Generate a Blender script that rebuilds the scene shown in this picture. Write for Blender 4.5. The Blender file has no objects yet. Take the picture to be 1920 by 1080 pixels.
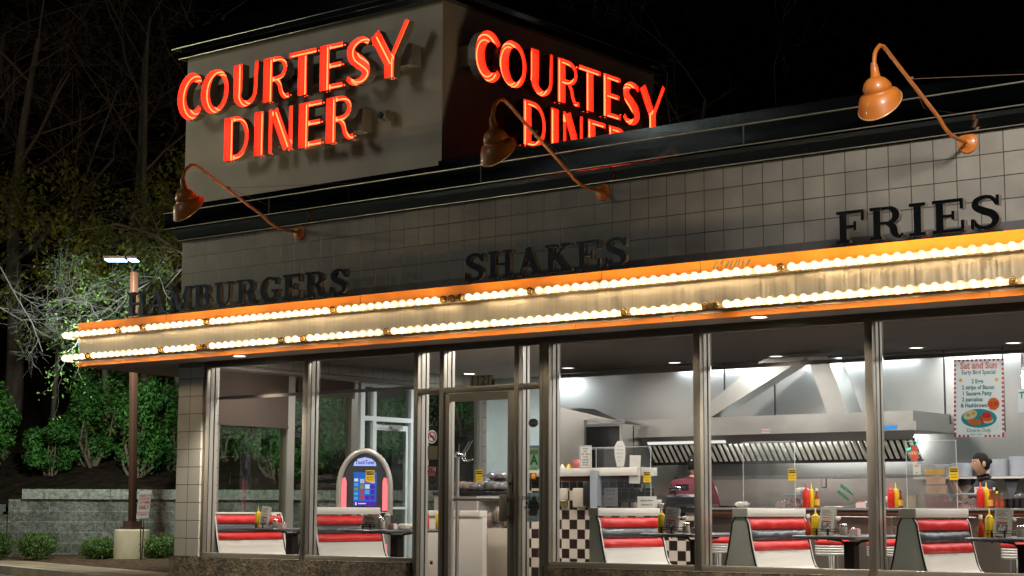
import bpy, bmesh, math, random
from mathutils import Vector, Matrix, noise
random.seed(7)
scene = bpy.context.scene
COL = scene.collection
PI = math.pi
rad = math.radians
# ------------------------------------------------------------------ camera
YAW, PITCH, ROLL, FPX = rad(38.21078), rad(7.33428), rad(0.23123), 3251.52
CAM = Vector((15.544, -13.470, 1.00))
FW = Vector((-math.sin(YAW)*math.cos(PITCH), math.cos(YAW)*math.cos(PITCH), math.sin(PITCH)))
_r = Vector((math.cos(YAW), math.sin(YAW), 0)); _u = _r.cross(FW)
RT = math.cos(ROLL)*_r + math.sin(ROLL)*_u
UP = -math.sin(ROLL)*_r + math.cos(ROLL)*_u
cd = bpy.data.cameras.new('camera'); cam = bpy.data.objects.new('camera', cd); COL.objects.link(cam)
m3 = Matrix((RT, UP, -FW)).transposed()
cam.matrix_world = Matrix.Translation(CAM) @ m3.to_4x4()
cd.sensor_width = 36; cd.lens = FPX/1920*36; cd.clip_start = .1; cd.clip_end = 2000
scene.camera = cam
def W(px, py, Y):
    """survey: where the sight line through a measured point of the picture meets the vertical plane y = Y"""
    q = FW + RT*((px-960)/FPX) - UP*((py-540)/FPX)
    return CAM + q*((Y-CAM.y)/q.y)
def WD(px, py, d):
    q = FW + RT*((px-960)/FPX) - UP*((py-540)/FPX)
    return CAM + q*d
# ------------------------------------------------------------------ materials
def nt(name):
    m = bpy.data.materials.new(name); m.use_nodes = True
    t = m.node_tree; t.nodes.clear()
    o = t.nodes.new('ShaderNodeOutputMaterial'); return m, t, o
def N(t, k, **kw):
    n = t.nodes.new(k)
    for a, v in kw.items(): setattr(n, a, v)
    return n
def L(t, a, b): t.links.new(a, b)
def ramp(t, fac, stops):
    r = N(t, 'ShaderNodeValToRGB')
    el = r.color_ramp.elements
    while len(el) < len(stops): el.new(.5)
    for e, (p, c) in zip(el, stops):
        e.position = p; e.color = (*c, 1) if len(c) == 3 else c
    L(t, fac, r.inputs[0]); return r.outputs[0]
def coords(t, scale=(1,1,1), rot=(0,0,0), loc=(0,0,0)):
    g = N(t, 'ShaderNodeTexCoord'); mp = N(t, 'ShaderNodeMapping')
    mp.inputs['Scale'].default_value = scale; mp.inputs['Rotation'].default_value = rot; mp.inputs['Location'].default_value = loc
    L(t, g.outputs['Object'], mp.inputs[0]); return mp.outputs[0]
def pbr(name, col, rough=.5, metal=0., var=0., vscale=(8,8,8), bump=0., bscale=(60,60,60), spec=.5, coat=0., col2=None, rvar=0., aniso=0., sheen=0.):
    m, t, o = nt(name)
    b = N(t, 'ShaderNodeBsdfPrincipled'); L(t, b.outputs[0], o.inputs[0])
    b.inputs['Base Color'].default_value = (*col, 1); b.inputs['Roughness'].default_value = rough
    b.inputs['Metallic'].default_value = metal; b.inputs['Specular IOR Level'].default_value = spec
    b.inputs['Coat Weight'].default_value = coat
    if aniso: b.inputs['Anisotropic'].default_value = aniso
    if sheen: b.inputs['Sheen Weight'].default_value = sheen
    if var or rvar or col2:
        n = N(t, 'ShaderNodeTexNoise'); n.inputs['Scale'].default_value = 1; n.inputs['Detail'].default_value = 5
        L(t, coords(t, vscale), n.inputs['Vector'])
        if var or col2:
            c2 = col2 or tuple(c*(1-var) for c in col); c1 = col if col2 else tuple(min(1, c*(1+var*.6)) for c in col)
            L(t, ramp(t, n.outputs[0], [(.32, c2), (.68, c1)]), b.inputs['Base Color'])
        if rvar:
            L(t, ramp(t, n.outputs[0], [(.3, (rough-rvar,)*3), (.7, (rough+rvar,)*3)]), b.inputs['Roughness'])
    if bump:
        n2 = N(t, 'ShaderNodeTexNoise'); n2.inputs['Scale'].default_value = 1; n2.inputs['Detail'].default_value = 4
        L(t, coords(t, bscale), n2.inputs['Vector'])
        bp = N(t, 'ShaderNodeBump'); bp.inputs['Strength'].default_value = bump; bp.inputs['Distance'].default_value = .02
        L(t, n2.outputs[0], bp.inputs['Height']); L(t, bp.outputs[0], b.inputs['Normal'])
    return m
def translu(name, c):
    m, t, o = nt(name); d = N(t, 'ShaderNodeBsdfDiffuse'); d.inputs[0].default_value = (*c, 1); r = N(t, 'ShaderNodeBsdfTranslucent'); r.inputs[0].default_value = (*c, 1)
    x = N(t, 'ShaderNodeMixShader'); x.inputs[0].default_value = .5; L(t, d.outputs[0], x.inputs[1]); L(t, r.outputs[0], x.inputs[2]); L(t, x.outputs[0], o.inputs[0]); return m
def emis(name, col, s):
    m, t, o = nt(name); e = N(t, 'ShaderNodeEmission'); e.inputs[0].default_value = (*col, 1); e.inputs[1].default_value = s
    L(t, e.outputs[0], o.inputs[0]); return m
def glass(name, tint=(1,1,1), refl=1.0, rough=0.0, body=None, bodyw=0.):
    m, t, o = nt(name)
    tr = N(t, 'ShaderNodeBsdfTransparent'); tr.inputs[0].default_value = (*tint, 1)
    g = N(t, 'ShaderNodeBsdfGlossy'); g.inputs['Roughness'].default_value = rough; g.inputs[0].default_value = (.9,.9,.9,1)
    f = N(t, 'ShaderNodeFresnel'); f.inputs[0].default_value = 1.5
    mu = N(t, 'ShaderNodeMath', operation='MULTIPLY'); mu.inputs[1].default_value = refl; L(t, f.outputs[0], mu.inputs[0])
    src = tr.outputs[0]
    if body:
        d = N(t, 'ShaderNodeBsdfDiffuse'); d.inputs[0].default_value = (*body, 1)
        x = N(t, 'ShaderNodeMixShader'); x.inputs[0].default_value = bodyw; L(t, src, x.inputs[1]); L(t, d.outputs[0], x.inputs[2]); src = x.outputs[0]
    mx = N(t, 'ShaderNodeMixShader'); L(t, mu.outputs[0], mx.inputs[0]); L(t, src, mx.inputs[1]); L(t, g.outputs[0], mx.inputs[2])
    L(t, mx.outputs[0], o.inputs[0]); return m
def gridmat(name, axes, size, off, mortar, c1, c2, cm, rough=.5, bump=.6, stag=0., nscale=40, nbump=.1, spec=.5, checker=None, blotch=.15, fine=0.):
    """masonry / tiles: axes = which object coords run along and up the face"""
    m, t, o = nt(name)
    b = N(t, 'ShaderNodeBsdfPrincipled'); L(t, b.outputs[0], o.inputs[0])
    g = N(t, 'ShaderNodeTexCoord'); s = N(t, 'ShaderNodeSeparateXYZ'); L(t, g.outputs['Object'], s.inputs[0])
    c = N(t, 'ShaderNodeCombineXYZ')
    for i, ax in enumerate(axes):
        if ax == 'xy':
            ad = N(t, 'ShaderNodeMath', operation='ADD'); L(t, s.outputs[0], ad.inputs[0]); L(t, s.outputs[1], ad.inputs[1]); src = ad.outputs[0]
        else: src = s.outputs['xyz'.index(ax)]
        a = N(t, 'ShaderNodeMath', operation='SUBTRACT'); a.inputs[1].default_value = off[i]; L(t, src, a.inputs[0]); L(t, a.outputs[0], c.inputs[i])
    br = N(t, 'ShaderNodeTexBrick'); br.offset = stag; br.squash = 1.
    br.inputs['Scale'].default_value = 1; br.inputs['Brick Width'].default_value = size[0]; br.inputs['Row Height'].default_value = size[1]
    br.inputs['Mortar Size'].default_value = mortar; br.inputs['Mortar Smooth'].default_value = .2
    br.inputs['Color1'].default_value = (*c1, 1); br.inputs['Color2'].default_value = (*c2, 1); br.inputs['Mortar'].default_value = (*cm, 1)
    L(t, c.outputs[0], br.inputs['Vector'])
    colo = br.outputs['Color']
    if checker:
        ck = N(t, 'ShaderNodeTexChecker'); ck.inputs['Scale'].default_value = 1./size[0]
        sc = N(t, 'ShaderNodeMapping'); sc.inputs['Scale'].default_value = (1, size[0]/size[1], 1)
        z = N(t, 'ShaderNodeVectorMath', operation='ADD'); z.inputs[1].default_value = (0, 0, .01)
        L(t, c.outputs[0], sc.inputs[0]); L(t, sc.outputs[0], z.inputs[0]); L(t, z.outputs[0], ck.inputs['Vector'])
        ck.inputs['Color1'].default_value = (*checker[0], 1); ck.inputs['Color2'].default_value = (*checker[1], 1)
        mm = N(t, 'ShaderNodeMix', data_type='RGBA'); L(t, br.outputs['Fac'], mm.inputs[0]); L(t, ck.outputs[0], mm.inputs[6]); mm.inputs[7].default_value = (*cm, 1)
        colo = mm.outputs[2]
    no = N(t, 'ShaderNodeTexNoise'); no.inputs['Scale'].default_value = 3.; no.inputs['Detail'].default_value = 6; L(t, g.outputs['Object'], no.inputs['Vector'])
    mb = N(t, 'ShaderNodeMix', data_type='RGBA', blend_type='MULTIPLY'); mb.inputs[0].default_value = 1
    L(t, colo, mb.inputs[6]); L(t, ramp(t, no.outputs[0], [(.3, (1-blotch,)*3), (.7, (1,1,1))]), mb.inputs[7])
    out_ = mb.outputs[2]
    if fine:
        nf = N(t, 'ShaderNodeTexNoise'); nf.inputs['Scale'].default_value = nscale*.55; nf.inputs['Detail'].default_value = 8; nf.inputs['Roughness'].default_value = .75; nf.inputs['Distortion'].default_value = .6; L(t, g.outputs['Object'], nf.inputs['Vector'])
        mf = N(t, 'ShaderNodeMix', data_type='RGBA', blend_type='MULTIPLY'); mf.inputs[0].default_value = 1; L(t, out_, mf.inputs[6]); L(t, ramp(t, nf.outputs[0], [(.38, (1-fine,)*3), (.62, (1,1,1))]), mf.inputs[7]); out_ = mf.outputs[2]
    L(t, out_, b.inputs['Base Color'])
    b.inputs['Roughness'].default_value = rough; b.inputs['Specular IOR Level'].default_value = spec
    n2 = N(t, 'ShaderNodeTexNoise'); n2.inputs['Scale'].default_value = nscale; n2.inputs['Detail'].default_value = 5; n2.inputs['Roughness'].default_value = .7; L(t, g.outputs['Object'], n2.inputs['Vector'])
    b1 = N(t, 'ShaderNodeBump'); b1.inputs['Strength'].default_value = nbump; b1.inputs['Distance'].default_value = .03; L(t, n2.outputs[0], b1.inputs['Height'])
    b2 = N(t, 'ShaderNodeBump', invert=True); b2.inputs['Strength'].default_value = bump; b2.inputs['Distance'].default_value = .01
    L(t, br.outputs['Fac'], b2.inputs['Height']); L(t, b1.outputs[0], b2.inputs['Normal']); L(t, b2.outputs[0], b.inputs['Normal'])
    return m
# ------------------------------------------------------------------ geometry
class G:
    def __init__(s): s.v = []; s.f = []; s.m = []; s.sm = []
    def add(s, vs, fs, m=0, smooth=False, mx=None):
        o = len(s.v)
        s.v += [tuple(mx @ Vector(p)) if mx else tuple(p) for p in vs]
        for f in fs: s.f.append([i+o for i in f]); s.m.append(m); s.sm.append(smooth)
        return s
    def box(s, x0, x1, y0, y1, z0, z1, m=0, mx=None, bev=0.):
        if bev > 0:
            bm = bmesh.new(); bmesh.ops.create_cube(bm, size=1)
            for v in bm.verts: v.co = Vector(((x0+x1)/2+v.co.x*(x1-x0), (y0+y1)/2+v.co.y*(y1-y0), (z0+z1)/2+v.co.z*(z1-z0)))
            bmesh.ops.bevel(bm, geom=bm.edges[:], offset=bev, segments=2, affect='EDGES', profile=.5)
            return s.bm(bm, m, True, mx)
        vs = [(x, y, z) for z in (z0, z1) for y in (y0, y1) for x in (x0, x1)]
        return s.add(vs, [(0,2,3,1),(4,5,7,6),(0,1,5,4),(2,6,7,3),(0,4,6,2),(1,3,7,5)], m, False, mx)
    def bm(s, bm, m=0, smooth=False, mx=None):
        bm.verts.ensure_lookup_table(); bm.verts.index_update()
        s.add([v.co.copy() for v in bm.verts], [[v.index for v in f.verts] for f in bm.faces], m, smooth, mx); bm.free(); return s
    def lathe(s, prof, n=20, m=0, mx=None, smooth=True, cap=True, a0=0, a1=2*PI):
        vs = []; full = abs(a1-a0-2*PI) < 1e-6; k = n if full else n+1
        for r, z in prof:
            for i in range(k):
                a = a0+(a1-a0)*i/n; vs.append((r*math.cos(a), r*math.sin(a), z))
        fs = []
        for j in range(len(prof)-1):
            for i in range(n):
                i2 = (i+1) % k; fs.append((j*k+i, j*k+i2, (j+1)*k+i2, (j+1)*k+i))
        s.add(vs, fs, m, smooth, mx)
        if cap and full:
            for j in (0, len(prof)-1):
                if prof[j][0] > 1e-5:
                    s.add([vs[j*k+i] for i in range(k)], [tuple(range(k))[::-1] if j == 0 else tuple(range(k))], m, False, mx)
        return s
    def cyl(s, p0, p1, r0, r1=None, n=12, m=0, smooth=True, cap=True):
        return s.tube([p0, p1], [r0, r0 if r1 is None else r1], n, m, smooth, cap)
    def tube(s, pts, r, n=8, m=0, smooth=True, cap=True):
        pts = [Vector(p) for p in pts]; R_ = r if isinstance(r, (list, tuple)) else [r]*len(pts)
        vs = []; fs = []; up = None
        for i, p in enumerate(pts):
            d = (pts[min(i+1, len(pts)-1)]-pts[max(i-1, 0)])
            d = d.normalized() if d.length > 1e-9 else Vector((0,0,1))
            if up is None: up = d.orthogonal().normalized()
            up = (up - d*up.dot(d)); up = up.normalized() if up.length > 1e-6 else d.orthogonal().normalized()
            w = d.cross(up)
            for k in range(n):
                a = 2*PI*k/n; vs.append(p+(up*math.cos(a)+w*math.sin(a))*R_[i])
        for i in range(len(pts)-1):
            for k in range(n): k2 = (k+1) % n; fs.append((i*n+k, i*n+k2, (i+1)*n+k2, (i+1)*n+k))
        s.add(vs, fs, m, smooth)
        if cap:
            s.add(vs[:n], [tuple(range(n))[::-1]], m); s.add(vs[-n:], [tuple(range(n))], m)
        return s
    def sphere(s, c, r, m=0, seg=14, rings=8, mx=None):
        rr = r if isinstance(r, (tuple, list)) else (r, r, r)
        prof = [(math.sin(PI*i/rings), -math.cos(PI*i/rings)) for i in range(rings+1)]
        M_ = Matrix.Translation(Vector(c)) @ Matrix.Diagonal((*rr, 1))
        return s.lathe(prof, seg, m, (mx @ M_) if mx else M_, True, False)
    def prism(s, poly, f, d0, d1, m=0, mx=None, front=True, back=True, smooth=False):
        """poly = 2-D outline; f(a, b, d) -> 3-D"""
        n = len(poly); vs = [f(a, b, d0) for a, b in poly]+[f(a, b, d1) for a, b in poly]
        fs = [(i, (i+1) % n, n+(i+1) % n, n+i) for i in range(n)]
        s.add(vs, fs, m, smooth, mx)
        if front: s.add(vs[:n], [tuple(range(n))[::-1]], m, False, mx)
        if back: s.add(vs[n:], [tuple(range(n))], m, False, mx)
        return s
    def quad(s, a, b, c, d, m=0): return s.add([a, b, c, d], [(0,1,2,3)], m)
    def text(s, txt, size, o, u, v, m=0, align='CENTER', off=0., depth=0., sx=1.):
        vs, fs = text_mesh(txt, align, off)
        o, u, v = Vector(o), Vector(u).normalized(), Vector(v).normalized(); n = u.cross(v)
        s.add([o+u*(p[0]*size*sx)+v*(p[1]*size)+n*depth for p in vs], fs, m); return s
_tc = {}
def text_mesh(txt, align='CENTER', off=0.):
    k = (txt, align, off)
    if k not in _tc:
        c = bpy.data.curves.new('t', 'FONT'); c.body = txt; c.align_x = align; c.align_y = 'CENTER'; c.resolution_u = 2; c.offset = off
        o = bpy.data.objects.new('t', c); COL.objects.link(o)
        dg = bpy.context.evaluated_depsgraph_get(); me = o.evaluated_get(dg).to_mesh()
        _tc[k] = ([tuple(v.co) for v in me.vertices], [tuple(p.vertices) for p in me.polygons])
        o.evaluated_get(dg).to_mesh_clear(); bpy.data.objects.remove(o); bpy.data.curves.remove(c)
    return _tc[k]
LOC = {}
def tag(o, label=None, cat=None, group=None, kind=None):
    if label: o['label'] = label
    if cat: o['category'] = cat
    if group: o['group'] = group
    if kind: o['kind'] = kind
    return o
def thing(name, label, cat, loc=(0,0,0), group=None):
    o = bpy.data.objects.new(name, None); o.empty_display_size = .1; o.location = loc; COL.objects.link(o); LOC[o.name] = Vector(loc)
    return tag(o, label, cat, group)
def part(name, g, mats, parent=None, label=None, kind=None):
    if not isinstance(mats, (list, tuple)): mats = [mats]
    off = LOC.get(parent.name, Vector()) if parent else Vector()
    me = bpy.data.meshes.new(name)
    me.from_pydata([(v[0]-off.x, v[1]-off.y, v[2]-off.z) for v in g.v], [], g.f); 
    for m in mats: me.materials.append(m)
    me.polygons.foreach_set('material_index', g.m); me.polygons.foreach_set('use_smooth', g.sm); me.update()
    o = bpy.data.objects.new(name, me); COL.objects.link(o)
    if parent: o.parent = parent; LOC[o.name] = off
    if label: o['label'] = label
    if kind: o['kind'] = kind
    return o
def solo(name, g, mats, label, cat, group=None, kind=None):
    """a thing that is one mesh, its origin at its base"""
    xs, ys, zs = zip(*g.v); b = Vector(((min(xs)+max(xs))/2, (min(ys)+max(ys))/2, min(zs)))
    g.v = [(x-b.x, y-b.y, z-b.z) for x, y, z in g.v]
    o = part(name, g, mats); o.location = b; return tag(o, label, cat, group, kind)
def setting(name, g, mats): o = part(name, g, mats); o['kind'] = 'structure'; return o
def copy_tree(o, parent=None):
    c = o.copy(); COL.objects.link(c); c.parent = parent
    if o.name in LOC: LOC[c.name] = LOC[o.name]
    for ch in list(o.children): copy_tree(ch, c)
    return c
# ------------------------------------------------------------------ palette
MT = dict(
 tile=gridmat('glazed_block', ('x','z'), (.2055,.2032), (-.0015,.474), .0042, (.39,.365,.315), (.43,.40,.345), (.03,.027,.022), .42, .8, nscale=30, nbump=.05),
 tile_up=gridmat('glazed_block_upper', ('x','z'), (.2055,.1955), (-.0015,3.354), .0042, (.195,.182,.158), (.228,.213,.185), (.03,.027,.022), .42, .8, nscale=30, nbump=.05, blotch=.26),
 tile_side=gridmat('glazed_block_side', ('y','z'), (.2055,.2032), (0,.474), .0042, (.39,.365,.315), (.43,.40,.345), (.03,.027,.022), .42, .8, nscale=30, nbump=.05),
 base=gridmat('split_face_block', ('xy','z'), (.406,.2), (.03,.262), .006, (.27,.20,.12), (.36,.27,.17), (.17,.14,.10), .9, .5, nscale=24, nbump=1., blotch=.5, fine=.8),
 stucco=pbr('stucco', (.68,.61,.50), .85, var=.16, vscale=(1.2,1.2,1.2), bump=.12, bscale=(160,160,160)),
 band=pbr('dark_metal_band', (.24,.29,.30), .085, 1., rvar=.03, vscale=(.8,.8,6), bump=.07, bscale=(3,3,1.2), col2=(.34,.40,.40)),
 edge=pbr('drip_edge', (.40,.38,.33), .35, .8),
 orange=pbr('orange_enamel', (.90,.27,.02), .42, 0, var=.12, vscale=(2,2,.6), rvar=.08, coat=.1),
 brushed=pbr('brushed_marquee_metal', (.56,.50,.39), .40, 1., var=.12, vscale=(45,45,.5), rvar=.06, bump=.05, bscale=(90,90,1.), aniso=.4),
 soffit=pbr('soffit_plaster', (.52,.46,.41), .8, var=.1, vscale=(2,2,2)),
 alu=pbr('anodised_frame', (.23,.205,.165), .42, .55, rvar=.07, vscale=(3,3,.7), bump=.03),
 alu_l=pbr('mill_aluminium', (.46,.43,.38), .38, .6, rvar=.08, vscale=(6,6,.7)),
 gasket=pbr('gasket', (.02,.02,.025), .6),
 white=pbr('white_laminate', (.72,.68,.62), .45, var=.04, vscale=(3,3,60)),
 offw=pbr('off_white_paint', (.66,.66,.62), .6, var=.05),
 wallp=pbr('pale_wall_paint', (.60,.66,.64), .7, var=.05),
 ceil=pbr('ceiling_paint', (.38,.34,.30), .8, var=.06),
 ss=pbr('stainless_steel', (.40,.405,.40), .31, 1., var=.12, vscale=(.35,.35,1.6)),
 ss_r=pbr('satin_stainless', (.52,.51,.49), .33, 1., var=.10, vscale=(2,2,2), rvar=.05, bump=.05, bscale=(4,4,4)),
 chrome=pbr('chrome', (.82,.82,.82), .09, 1.),
 blk=pbr('black_plastic', (.018,.018,.02), .38), blkm=pbr('black_metal', (.02,.019,.018), .3, .4),
 dk=pbr('dark_laminate', (.05,.035,.03), .3), wood=pbr('dark_wood_trim', (.085,.03,.014), .35, var=.3, vscale=(2,2,30)),
 red=pbr('red_vinyl', (.60,.018,.015), .42, coat=.0, var=.1, vscale=(4,4,4)), dkv=pbr('charcoal_vinyl', (.045,.052,.058), .34, coat=.2),
 grey=pbr('grey_laminate', (.62,.65,.58), .5, var=.06, vscale=(60,60,60)),
 floor=gridmat('floor_tile', ('x','y'), (.3,.3), (0,0), .004, (.30,.27,.24), (.26,.24,.21), (.1,.1,.09), .35, .2, nbump=.02),
 yel=pbr('mustard_yellow', (.82,.55,.01), .4), ket=pbr('ketchup_red', (.62,.02,.012), .35), paper=translu('paper', (.86,.83,.78)),
 lamp=pbr('copper_orange_enamel', (.42,.125,.014), .45, .0, var=.15, vscale=(6,6,6), coat=.15),
 asphalt=pbr('asphalt', (.045,.045,.048), .85, var=.3, vscale=(3,3,3), bump=.5, bscale=(120,120,120)),
 conc=pbr('concrete', (.30,.26,.21), .85, var=.3, vscale=(2,2,2), bump=.25, bscale=(50,50,50)),
 kerb=pbr('stained_kerb', (.24,.14,.085), .85, var=.45, vscale=(1.5,1.5,4), bump=.4, bscale=(40,40,40)),
 mulch=pbr('bark_mulch', (.075,.04,.025), .95, var=.6, vscale=(12,12,12), bump=1., bscale=(45,45,45), spec=.08),
 soil=pbr('leaf_litter', (.022,.014,.010), .95, var=.6, vscale=(5,5,5), bump=1., bscale=(25,25,25), spec=.05),
 rwall=gridmat('retaining_block', ('xy','z'), (.62,.2), (.2,.17), .007, (.22,.195,.17), (.32,.285,.25), (.46,.42,.37), .95, .5, .5, nscale=26, nbump=1., blotch=.45, fine=.72),
 bark=pbr('bark', (.11,.085,.065), .9, var=.4, vscale=(8,8,2), bump=.6, bscale=(30,30,8)),
 twig=pbr('pale_twig', (.17,.15,.14), .85), twigd=pbr('brown_twig', (.14,.09,.065), .9),
 pole=pbr('brown_pole_paint', (.062,.022,.012), .5, var=.12, vscale=(4,4,1)),
 skin=pbr('skin', (.48,.27,.18), .5, var=.06), hair=pbr('hair', (.010,.008,.007), .75, spec=.15), maroon=pbr('maroon_polo', (.115,.008,.02), .8, var=.12, vscale=(9,9,9), bump=.3, bscale=(22,22,22)),
 btee=pbr('black_tee', (.012,.012,.014), .8, var=.1), trous=pbr('trousers', (.02,.02,.025), .8), capm=pbr('cap_cloth', (.012,.012,.014), .8, spec=.15),
)
# ================================================================== GROUND
XR = 15.6           # right end of the modelled diner
g = G(); g.box(-400, 400, -400, 400, -.4, -.02); setting('parking_lot', g, MT['asphalt'])
g = G()             # planted ground left of the diner, running to the retaining wall
e = [WD(0,1047,34.4), WD(326,1064,29.2)]
bedz = .12
k0, k1 = Vector((-14.9, 7.2, 0)), Vector((-.2, 2.2, 0))
kd = (k1-k0).normalized(); kn = Vector((kd.y, -kd.x, 0))
def strip(name, d0, d1, z0, z1, mat, x0=-14, x1=16.5):
    g = G(); q = []
    for z in (z0, z1):
        for s_, d in ((x0, d0), (x1, d0), (x1, d1), (x0, d1)):
            p = k0+kd*s_+kn*d; q.append((p.x, p.y, z))
    g.add(q, [(0,1,2,3),(4,5,6,7),(0,1,5,4),(1,2,6,5),(2,3,7,6),(3,0,4,7)]); return setting(name, g, mat)
strip('pavement', 0, 1.15, -.1, .09, MT['kerb'], -14, 13.2)
strip('kerb', 1.15, 1.32, -.1, .105, MT['conc'], -14, 13.2)
g = G(); q = []
n1, n2 = 46, 16
for j in range(n2+1):
    for i in range(n1+1):
        p = k0+kd*(-14+i*.62)-kn*(j*.32+.004)
        z = .10+.07*math.sin(j/n2*PI)+.05*noise.noise(Vector((p.x*1.7, p.y*1.7, 0)))+.03*noise.noise(Vector((p.x*6, p.y*6, 3)))
        q.append((p.x, p.y, z if j else .085))
g.add(q, [(j*(n1+1)+i, j*(n1+1)+i+1, (j+1)*(n1+1)+i+1, (j+1)*(n1+1)+i) for j in range(n2) for i in range(n1)], 0, True)
setting('planting_bed', g, MT['mulch'])
# ------------------------------------------------------------------ retaining wall, square to the view at 33 m
def RW(s, d, z):    # s metres along the wall, d metres behind its face
    c = WD(15, 918, 33.0); a = Vector((math.cos(YAW), math.sin(YAW), 0)); b = Vector((-a.y, a.x, 0))
    p = c+a*s+b*d; return Vector((p.x, p.y, z))
def rbox(g, s0, s1, d0, d1, z0, z1, m=0):
    vs = [RW(s, d, z) for z in (z0, z1) for d in (d0, d1) for s in (s0, s1)]
    g.add(vs, [(0,2,3,1),(4,5,7,6),(0,1,5,4),(2,6,7,3),(0,4,6,2),(1,3,7,5)], m)
rw = thing('retaining_wall', 'long split-face block retaining wall below the shrubs', 'retaining wall', RW(0,0,0))
g = G(); rbox(g, .02, 30, 0, .5, -.1, 1.19); rbox(g, -14, .0, 0, .5, -.1, .90); part('wall', g, MT['rwall'], rw)
g = G(); s = -14.
while s < 30:
    w = .42; hi = s >= 0
    z0 = 1.193 if hi else .903
    if not (s < 0 < s+w): rbox(g, s+.004, s+w-.004, -.045-.008*random.random(), .4, z0, z0+.19)
    s += w
part('coping', g, pbr('coping_block', (.25,.23,.20), .95, var=.45, vscale=(14,14,14), bump=1., bscale=(40,40,40)), rw)
g = G(); nn1, nn2 = 40, 22; q = []
for j in range(nn2+1):
    for i in range(nn1+1):
        s_ = -30+i*2.4; d = .42+j*1.6
        q.append(RW(s_, d, 1.22+j*.42*(1 if j else 0)+.18*noise.noise(Vector((s_*.4, d*.4, 1)))*min(j, 1)-(.25 if s_ < 0 and j < 2 else 0)))
g.add(q, [(j*(nn1+1)+i, j*(nn1+1)+i+1, (j+1)*(nn1+1)+i+1, (j+1)*(nn1+1)+i) for j in range(nn2) for i in range(nn1)], 0, True)
setting('hillside', g, MT['soil'])
# ================================================================== THE DINER
ZS, ZH, ZSILL = 2.69, 2.625, .525
B = thing('diner_building', 'diner with glazed block walls, corner tower and full-width shopfront glazing', 'building', (0,0,0))
# tower ------------------------------------------------------------
g = G(); g.box(0, 4.0, 0, 4.0, 4.3, 6.34, 0); tw = part('tower', g, MT['stucco'], B)
g = G()
for z0, z1, o_ in ((6.335, 6.45, .055), (6.45, 6.66, .12)): g.box(-o_, 4+o_, -o_, 4+o_, z0, z1)
part('cornice', g, MT['band'], tw)
g = G()
for z, o_ in ((6.335, .075), (6.45, .135)):
    g.tube([(-o_,4+o_,z),(-o_,-o_,z),(4+o_,-o_,z),(4+o_,4+o_,z)], .007, 5)
part('drip_edge', g, MT['edge'], tw)
# upper wall ---------------------------------------------------------
g = G(); g.box(0, XR, 0, .22, 2.70, 4.15, 0); g.box(0, .22, .22, 8, 2.70, 4.15, 1)
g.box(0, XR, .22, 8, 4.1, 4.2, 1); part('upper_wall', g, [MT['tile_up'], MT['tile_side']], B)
# fascia bands of the parapet ----------------------------------------
def wrapbox(g, o_, z0, z1, x1=XR, back=8, m=0, th=.1):
    g.box(-o_, x1, -o_, -o_+th, z0, z1, m); g.box(-o_, -o_+th, -o_+th, back, z0, z1, m)
g = G()
prof = [(.035,4.14),(.045,4.17),(.075,4.23),(.10,4.265)]    # a cove below the main band
for (o0,z0),(o1,z1) in zip(prof, prof[1:]):
    g.quad((-o0,-o0,z0),(XR,-o0,z0),(XR,-o1,z1),(-o1,-o1,z1)); g.quad((-o0,8,z0),(-o0,-o0,z0),(-o1,-o1,z1),(-o1,8,z1))
g.quad((-.035,-.035,4.14),(XR,-.035,4.14),(XR,.02,4.14),(0.02,.02,4.14)); g.quad((-.10,-.10,4.265),(XR,-.10,4.265),(XR,.02,4.27),(.02,.02,4.27))
wrapbox(g, .155, 4.272, 4.46); wrapbox(g, .055, 4.46, 4.555, 4.0, th=.05)
g.box(4.004, XR, -.055, .2, 4.461, 4.60)
part('parapet_band', g, MT['band'], B)
g = G()
for o_, z in ((.04,4.14),(.165,4.272),(.165,4.462)): g.tube([(-o_,8,z),(-o_,-o_,z),(XR,-o_,z)], .0055, 5)
part('drip_edge', g, MT['edge'], B)
x = 1.6
while x < XR:
    g = G(); g.box(x, x+.012, -.158, -.15, 4.275, 4.458); x += 3.05; part('band_joint', g, MT['blk'], B)
# tiled pier, base course, piers ---------------------------------------
g = G(); g.box(0, .405, 0, .2, .47, ZS, 0); g.box(0, .2, .2, .45, .47, ZS, 1); part('wall', g, [MT['tile'], MT['tile_side']], B)
g = G(); g.box(0, .2, 5.45, 8, .47, ZS, 0); part('wall', g, MT['tile_side'], B)
g = G()
def basebox(x0, x1, y0, y1): g.box(x0, x1, y0, y1, -.1, .47)
basebox(-.035, 3.60, -.035, .2); basebox(5.38, XR, -.035, .2); basebox(-.035, .2, .2, 2.9); basebox(-.035, .2, 4.0, 8)
part('base_course', g, MT['base'], B)
g = G(); g.box(-.05, 3.6, -.055, -.035, -.02, .262); g.box(5.38, XR, -.055, -.035, -.02, .262); part('plinth', g, MT['base'], B)
g = G(); g.box(0, XR, 8, 8.2, -.1, 4.15); g.box(XR-.2, XR, .2, 8, -.1, 4.15); part('back_wall', g, MT['stucco'], B)
# head band between soffit and glass
g = G(); g.box(.405, XR, .03, .17, 2.66, 2.70); g.box(.03, .17, .2, 5.45, 2.64, 2.70); part('lintel', g, MT['alu'], B)
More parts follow.
